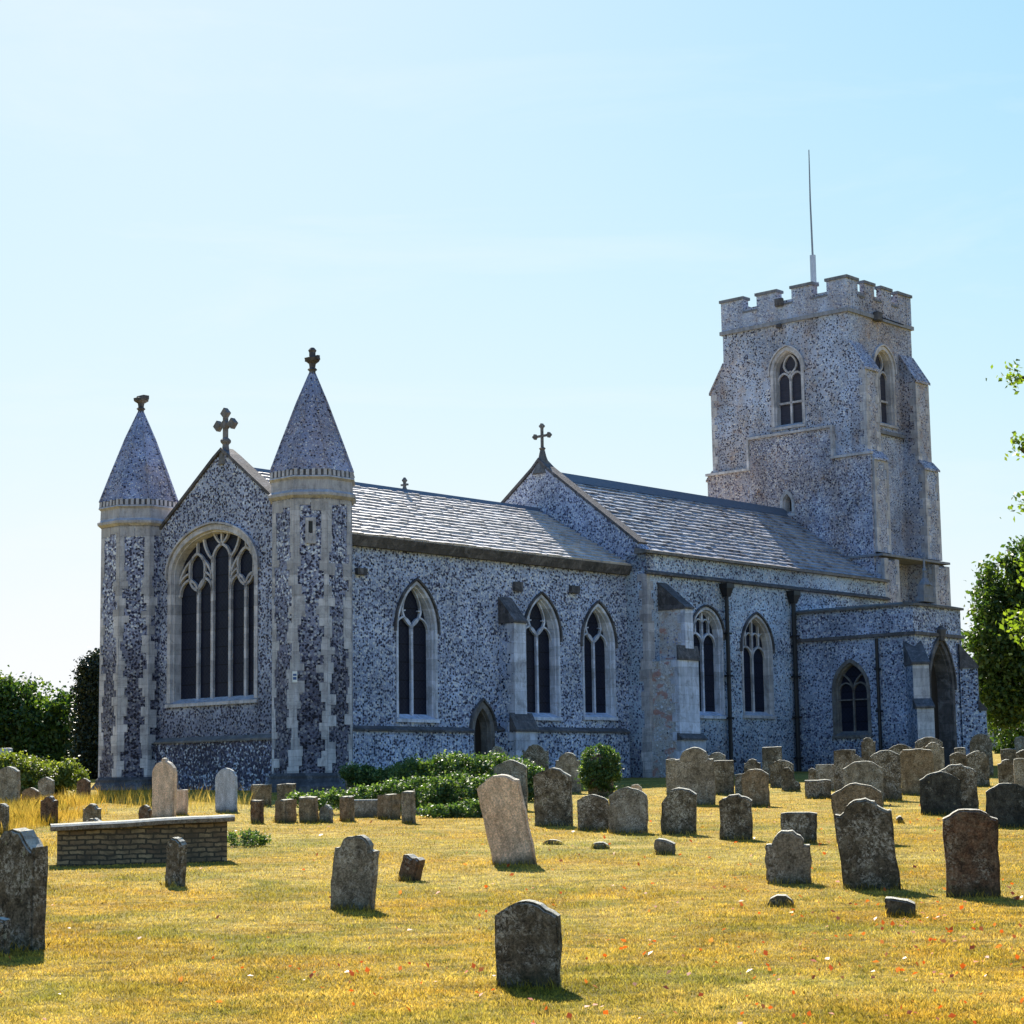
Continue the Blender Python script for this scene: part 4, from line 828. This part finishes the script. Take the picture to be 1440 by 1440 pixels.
def stone(X,Y,w_,h,th,sh,lean,rot,mat,label,k):
    rg=random.Random(1000+k)
    bm=bmesh.new(); P=profile(sh,w_,h,rg); n=len(P)
    tw=.04*th
    drop=lambda x,z:(min(.15*th,.10*h,.03)+rg.uniform(-.003,.003)) if z>.6*h else 0
    fr=[bm.verts.new((x,0,z-drop(x,z))) for x,z in P]; bk=[bm.verts.new((x*.985,th+rg.uniform(-tw,tw),z-.006)) for x,z in P]
    bm.faces.new(fr); bm.faces.new(bk[::-1])
    for i in range(n): bm.faces.new((fr[i],fr[(i+1)%n],bk[(i+1)%n],bk[i]))
    bmesh.ops.recalc_face_normals(bm,faces=bm.faces)
    ed=[e for e in bm.edges if len(e.link_faces)==2 and any(len(f.verts)>4 for f in e.link_faces) and max(v.co.z for v in e.verts)>-.1]
    if h>.16: bmesh.ops.bevel(bm,geom=ed,offset=min(.018,th*.15,h*.08),segments=2,affect='EDGES')
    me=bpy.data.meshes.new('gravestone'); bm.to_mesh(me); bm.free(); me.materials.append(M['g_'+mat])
    o=bpy.data.objects.new('gravestone',me); sc.collection.objects.link(o)
    o.location=(X,Y,gz(Y)-.005)
    back=rg.uniform(-3,3)
    if k==1: back=4
    o.rotation_euler=(Matrix.Rotation(R(-rot),4,'Z')@Matrix.Rotation(R(lean),4,'Y')@Matrix.Rotation(R(back),4,'X')).to_euler()
    tag(o,label,'gravestone','gravestones in the churchyard'); return o
for k,s in enumerate(STONES): stone(*s,k)
# chest tomb of coursed stone with a ledger slab
def chest(x0,y0,x1,y1,dep,h):
    dx,dy=x1-x0,y1-y0; L_=math.hypot(dx,dy); a=math.atan2(dy,dx); t=empty('chest_tomb',(x0,y0,gz(y0)),a); sl_=.075
    tag(t,'long low chest tomb of coursed yellowish stone under a flat pale slab','chest tomb')
    b=MB(); b.hexa([(0,0,-.2),(L_,0,-.2),(L_,dep,-.2),(0,dep,-.2)],[(0,0,h),(L_,0,h+sl_),(L_,dep,h+sl_),(0,dep,h)]); b.build('chest_wall',M['brick'],t)
    b=MB(); 
    n=10; V=[]
    rg=random.Random(4)
    xs_=[-.09+(L_+.18)*i/n for i in range(n+1)]
    for i in range(n):
        pass
    top=[];bot=[]
    rgz=[rg.uniform(-.006,.006) for _ in range(n+1)]
    for row,yy in ((0,-.09),(1,dep+.09)):
        pass
    rs=[]
    for i,xx in enumerate(xs_):
        zz=h+sl_*(xx/L_)+rgz[i]; ja=rg.uniform(-.012,.012)
        rs.append([(xx,-.09+ja,zz+.012),(xx,-.07+ja,zz+.004),(xx,dep+.09,zz+.004),(xx,dep+.09,zz+.085),(xx,-.05+ja,zz+.085),(xx,-.09+ja,zz+.06)])
    b.rings(rs); b.build('ledger_slab',M['ledger'],t)
    return t
chest(-5.78,25.6,-3.72,26.1,.8,.44)
# low kerbs / ledgers between the small stones
def slab(x0,x1,y,z0,z1,label,d=.6,rz=0,mat='g_grey'):
    b=MB(); b.box(-(x1-x0)/2,(x1-x0)/2,0,d,-.15,z1); o=b.build('ledger_slab',M[mat],None,bevel=.015); o.location=((x0+x1)/2,y,gz(y)); o.rotation_euler=(0,0,rz)
    return tag(o,label,'ledger slab')
slab(-3.3,-2.45,39.2,0,.34,'pale flat ledger slab on a low base between two upright stones in the low row',.9)
slab(-2.0,-.9,40.0,0,.12,'long low kerb slab on the grass in front of the ivy bank',.5,R(-4))
# ---------------- foliage ----------------
rng=np.random.default_rng(5)
def leafquads(C,size,nbias=None,asp=.6):
    n=len(C); d=rng.normal(size=(n,3)); 
    if nbias is not None: d=d+nbias
    d/=np.linalg.norm(d,axis=1)[:,None]
    r=rng.normal(size=(n,3)); a=np.cross(d,r); a/=np.linalg.norm(a,axis=1)[:,None]; b=np.cross(d,a)
    s=(size*rng.uniform(.6,1.3,n))[:,None]
    bend=d*s*.18
    return np.stack([C-a*s,C+b*s*asp+bend,C+a*s,C-b*s*asp+bend],1)
def lobes(L,ncl,per,spread,shell=.6):
    """L: list of (cx,cy,cz,rx,ry,rz); leaf centres gathered into clumps near each lobe's surface"""
    out=[]; vol=np.array([l[3]*l[5] for l in L]); vol=vol/vol.sum()
    for l,v in zip(L,vol):
        k=max(3,int(ncl*v)); u=rng.normal(size=(k,3)); u/=np.linalg.norm(u,axis=1)[:,None]
        rr=rng.uniform(shell,1.04,k)**.8; c=np.array(l[:3])+u*rr[:,None]*np.array(l[3:])
        p=np.repeat(c,per,0)+rng.normal(size=(k*per,3))*np.array([spread,spread,spread*.75])*np.repeat(rng.uniform(.6,1.4,k),per)[:,None]
        out.append(p)
    return np.concatenate(out)
def tree(name,label,cat,x,y,L,ncl,per,spread,size,mat,trunk=.2,group=None,shell=.6,nbias=None,inner=True,limbs=True):
    z=gz(y); t=empty(name,(x,y,z)); tag(t,label,cat,group)
    C=lobes(L,ncl,per,spread,shell); quads('crown',leafquads(C,size,nbias),M[mat],t)
    if limbs:
        b=MB(); top=max(l[2] for l in L); b.tube([(0,0,-.3),(.05,0,top*.25),(-.05,.05,top*.55),(0,0,top*.9)],[trunk*1.3,trunk,trunk*.8,trunk*.3],8)
        for l in L:
            st_=min(l[2]*.6,top*.5); b.tube([(0,0,st_),(l[0]*.5,l[1]*.5,(st_+l[2])/2+.1),(l[0],l[1],l[2])],[trunk*.6,trunk*.4,trunk*.12],6)
        b.build('trunk',M['bark'],t)
    return t
# left: two broad trees and the dark yew
tree('broadleaf_tree','green leafy tree with a rounded crown at the left edge behind the graves','tree',-24.3,98,[(0,0,2.6,2.2,2,2.0),(-1.5,0,2.6,2,2,1.9),(1.3,-.3,1.8,1.5,1.6,1.6),(-.4,0,3.6,1.2,1.2,.9),(-3.5,0,2.6,2,2,2.2)],420,52,.30,.12,'leaf',.25,'trees left of the church',.55)
tree('broadleaf_tree','lower green tree between the edge tree and the black yew at left','tree',-21.3,97,[(0,0,2.2,1.5,1.5,1.7),(1.3,0,2.3,1.3,1.3,1.6),(2.8,.3,2.0,1.2,1.2,1.4),(-.9,0,1.3,1.2,1.2,1.2)],330,52,.28,.12,'leaf',.2,'trees left of the church',.55)
tree('yew_tree','tall narrow blackish yew standing close behind the left turret','tree',-16.3,80,[(0,0,z_,1.15-.04*i,1.15-.04*i,.8) for i,z_ in enumerate((.6,1.3,2.0,2.7,3.4,4.1))]+[(.2,0,4.5,.7,.7,.6)],900,60,.16,.07,'yew',.25,None,.75)
# right: mass behind, plus a big near tree whose left edge hangs into view
tree('broadleaf_tree','large sunlit green tree right of the tower behind the porch','tree',24.0,92,[(0,0,5.0,2.8,2.4,2.8),(-2.3,-.4,5.0,1.0,1.2,1.6),(-2.2,-.4,6.9,.9,1.0,.8),(-1.2,0,8.2,1.4,1.3,1.0),(.4,0,9.0,1.6,1.4,1.1),(-2.4,-.5,3.3,.9,1.0,1.2),(-1.4,-.5,3.6,1.5,1.6,1.8),(-1.7,-.3,5.6,1.3,1.3,1.4),(1.2,0,7.0,2.4,2.2,2.3),(-.6,0,7.4,1.4,1.3,1.2),(2.8,0,4.6,2.4,2.2,2.7),(-2.0,-.5,2.4,1.0,1.1,1.0)],1050,44,.27,.125,'leaf',.32,None,.62)
tree('maple_tree','tree outside the right edge whose bright yellow green branch tips hang into the picture','tree',14.7,45,[(-3.0,0,9.5,.28,.4,.25),(-3.1,.1,7.85,.22,.3,.18),(-3.1,0,6.5,.22,.3,.2),(-3.1,0,3.7,.40,.5,.62),(-2.9,.2,4.9,.32,.4,.4),(-1.2,.3,9.4,1.0,1.4,1.0),(.6,0,9.4,2.2,2.2,2.2),(-1.3,0,7.3,.9,1.2,.8),(.5,0,6.6,2.0,1.8,1.6),(-1.2,.2,4.8,1.0,1.2,.9),(.7,0,4.4,1.9,1.8,1.6)],560,26,.17,.075,'leafy',.28,None,.35)
# hedge behind the graves at the right
tree('hedge','dark green hedge below the trees at the right edge','hedge',33.2,113,[(-6+1.5*i,0,.9,1.2,.9,1.0) for i in range(11)],300,50,.25,.12,'leaf',.08,None,.6,None,True,False)
# cottage beyond
ct=empty('cottage',(30.9,131,gz(131)),R(12)); tag(ct,'small pinkish rendered cottage glimpsed under the tree at right','cottage')
b=MB(); b.box(-2.6,2.6,0,6,-.5,2.7); b.add([(-2.6,-.001,2.7),(2.6,-.001,2.7),(0,-.001,4.2),(-2.6,6,2.7),(2.6,6,2.7),(0,6,4.2)],[(0,1,2),(3,5,4)]); b.build('cottage_wall',M['render'],ct)
b=MB(); b.hexa([(-2.9,-.3,2.55),(-2.8,-.3,2.5),(-2.8,6.3,2.5),(-2.9,6.3,2.55)],[(0,-.3,4.4),(0,-.3,4.25),(0,6.3,4.25),(0,6.3,4.4)]); b.hexa([(2.8,-.3,2.5),(2.9,-.3,2.55),(2.9,6.3,2.55),(2.8,6.3,2.5)],[(0.001,-.3,4.25),(0.001,-.3,4.4),(0.001,6.3,4.4),(0.001,6.3,4.25)]); b.build('cottage_roof',M['roofred'],ct)
b=MB(); b.box(-1.1,-.1,-.06,-.01,1.2,2.1); b.box(.2,.9,-.06,-.01,1.2,2.1); b.build('cottage_window',M['white'],ct); 
b=MB(); b.box(-1.0,-.62,-.08,-.062,1.3,2.0); b.box(-.58,-.2,-.08,-.062,1.3,2.0); b.build('window_pane',M['winblue'],ct)
# ivy masses
def ivy(name,label,cat,x,y,L,ncl,per,spread,size,mat,core=True,group=None):
    z=gz(y); t=empty(name,(x,y,z)); tag(t,label,cat,group)
    C=lobes(L,ncl,per,spread,.8); C[:,2]=np.maximum(C[:,2],.02); quads('foliage',leafquads(C,size,np.array([0,-.5,.6])),M[mat],t)
    return t
ivy('ivy_bank','long bank of glossy ivy with a sunlit top sprawling before the priest door','ivy bank',-1.0,47,[(-1.45,.3,.55,.42,.5,.42),(-.95,.2,.5,.45,.5,.42),(-.5,0,.62,.5,.6,.5),(0,0,.60,.5,.6,.42),(.5,0,.62,.5,.6,.42),(1.0,.2,.55,.42,.6,.36),(1.3,0,.45,.35,.5,.4)],620,46,.08,.038,'ivy')
ivy('ivy_bank','low front ledge of ivy in black shade beneath, just behind the row of low stones','ivy bank',-1.7,41,[(-2.6,.2,.28,.4,.3,.12),(-2.0,0,.26,.4,.3,.16),(-1.4,0,.30,.4,.4,.22),(-.8,0,.34,.45,.4,.28),(-.1,0,.40,.5,.5,.30),(.6,0,.42,.5,.5,.32),(1.2,0,.38,.4,.5,.32)],480,46,.06,.032,'ivy')
ivy('ivy_bank','thin strip of ivy lying on a kerb at the foot of the leaning tan headstone','ivy bank',-.9,38.6,[(-.55,0,.10,.4,.25,.10),(.0,0,.13,.4,.3,.14),(.5,0,.15,.35,.3,.18)],150,40,.05,.030,'ivy')
# ivy clad gravestones
def ivystone(x,y,w_,h,label,L,ncl,k):
    t=empty('ivy_clad_gravestone',(x,y,gz(y))); tag(t,label,'gravestone')
    o=stone(0,0,w_,h,.12,'round',0,12,'dark','x',k); o.name='headstone'; o.parent=t; o.location=(0,0,0)
    for q in ('label','category','group'): del o[q]
    C=lobes(L,ncl,44,.05,.8); C[:,2]=np.maximum(C[:,2],.03); quads('ivy',leafquads(C,.034,np.array([0,-.6,.5])),M['ivy'],t)
ivystone(2.05,49.2,.62,1.05,'headstone wholly swallowed by a round bushy crown of ivy',[(0,.05,.82,.44,.3,.42),(-.12,0,.55,.35,.28,.35),(.2,0,.55,.28,.26,.4)],200,901)
ivystone(-3.95,51.0,.62,.72,'broad headstone draped in ivy just right of the turret foot',[(.1,-.02,.55,.48,.2,.22),(.25,-.05,.38,.38,.2,.28),(-.1,0,.68,.4,.2,.12)],160,902)
ivystone(-3.1,50.6,.6,.74,'headstone with ivy hanging over its rounded top, right of the broad draped one',[(.05,-.02,.62,.42,.2,.16),(-.12,-.05,.42,.26,.18,.25)],110,903)
ivy('ivy_shrub','bright yellow green ivy shrub spilling over low tombs left of the left turret','shrub',-12.9,54.5,[(-1.35,0,.85,.55,.5,.35),(-.75,0,.85,.5,.5,.30),(-.1,0,.75,.5,.5,.28),(.45,0,.62,.45,.5,.3),(.9,0,.62,.3,.4,.35),(0,-.3,.35,.3,.3,.3)],340,44,.09,.045,'ivyy')
slabb=MB(); slabb.box(-.95,.55,0,.8,-.2,.62); o=slabb.build('table_tomb',M['g_black'],None,bevel=.02); o.location=(-12.9,54.6,gz(54.6)); tag(o,'dark low table tomb in black shade beneath the yellow green ivy shrub','table tomb')
ivy('weed_tuft','small grey green weed tuft at the right end of the chest tomb','weed',-3.95,29.6,[(0,0,.10,.3,.2,.10)],40,40,.05,.02,'ivy')
# ---------------- grass ----------------
def blades(name,x,y,h,wd,mat,leanamt=.5,label=None,cat='grass'):
    n=len(x); z=np.where(y<135,G*y,G*135); a=rng.uniform(0,2*np.pi,n); 
    dx=np.cos(a)*wd/2; dy=np.sin(a)*wd/2; b=rng.uniform(0,2*np.pi,n); l=rng.uniform(.1,leanamt,n)*h
    p0=np.stack([x-dx,y-dy,z-.004],1); p1=np.stack([x+dx,y+dy,z-.004],1)
    m0=np.stack([x+np.cos(b)*l*.3-dx*.7,y+np.sin(b)*l*.3-dy*.7,z+h*.55],1); m1=np.stack([x+np.cos(b)*l*.3+dx*.7,y+np.sin(b)*l*.3+dy*.7,z+h*.55],1)
    tip=np.stack([x+np.cos(b)*l,y+np.sin(b)*l,z+h],1)
    V=np.stack([p0,p1,m1,tip,m0],1); o=quads(name,V,M[mat],None,5); return tag(o,label,cat,kind='stuff')
def field(n,y0,y1,half=.285,pw=1.7):
    u=rng.uniform(0,1,n); y=(y0**(1-pw)+u*(y1**(1-pw)-y0**(1-pw)))**(1/(1-pw)); x=rng.uniform(-1,1,n)*(half*y+.6); return x,y
x,y=field(330000,10.6,60.,.275,2.0)
tuft=(np.sin(x*5.1+np.sin(y*3.3)*2)*np.sin(y*4.3+np.sin(x*2.9)*2)+1)/2
h=(.008+.014*tuft*rng.uniform(.3,1.5,len(x)))*(1+y*.012); 
blades('lawn_grass',x,y,h,.0035+.00022*y,'blade',1.3,'short sun bleached yellow grass of the churchyard lawn')
# long dry hay at the left and stalks by the east wall
def hayfield(n,xa,xb,ya,yb,h0,h1):
    x=rng.uniform(xa,xb,n); y=rng.uniform(ya,yb,n); return x,y,rng.uniform(h0,h1,n)
parts=[hayfield(9000,-11.6,-8.6,34,43,.10,.30),hayfield(8000,-13.2,-10.2,43,51,.12,.38),hayfield(700,-9.0,-5.9,44.5,50,.1,.3),hayfield(600,-12.0,-9.4,52,56,.2,.5),hayfield(260,-7.6,-5.9,43.5,45.5,.3,.75),hayfield(220,-10.2,-8.2,46,49,.25,.6),hayfield(1200,-7.2,-5.9,27.5,31,.05,.12)]
x=np.concatenate([p[0] for p in parts]);y=np.concatenate([p[1] for p in parts]);h=np.concatenate([p[2] for p in parts])
blades('tall_dry_grass',x,y,h*.85,.006,'hay',.55,'tall dry golden grass around the stones at left')
# taller tufts round the feet of stones
X=[];Y=[]
for s in STONES:
    k=int(60+40*s[2]); ang=R(-s[7]); u=rng.uniform(-.55,.55,k)*s[2]; f_=np.where(rng.uniform(size=k)<.8,-.02-rng.uniform(0,.03,k),s[4]+.02)
    X.append(s[0]+u*math.cos(ang)-f_*math.sin(ang)); Y.append(s[1]+u*math.sin(ang)+f_*math.cos(ang))
x=np.concatenate(X);y=np.concatenate(Y); blades('grass_tufts',x,y,rng.uniform(.03,.085,len(x)),.006,'blade',.8,'unmown grass tufts round the feet of the headstones')
# fallen leaves
n=1000; x,y=field(n,10.8,42,.26,1.6)
keep=(rng.uniform(size=n)<np.clip(.25+.75*((x/y+.05)/.25),.15,1)); x=x[keep];y=y[keep]
x2=np.concatenate([rng.normal(-1.3,.45,30),rng.normal(2.0,.9,35),rng.normal(3.0,.6,30)]);y2=np.concatenate([rng.normal(13.6,.4,30),rng.normal(14.2,.9,35),rng.normal(17,1.2,30)]); x=np.concatenate([x,x2]);y=np.concatenate([y,y2])
C=np.stack([x,y,G*y+.022],1); V=leafquads(C,.014+.0006*y,np.array([0,0,1.6]),.7); o=quads('fallen_leaves',V,M['fallen']); tag(o,'scattered orange and brown fallen leaves on the lawn','leaves',kind='stuff')
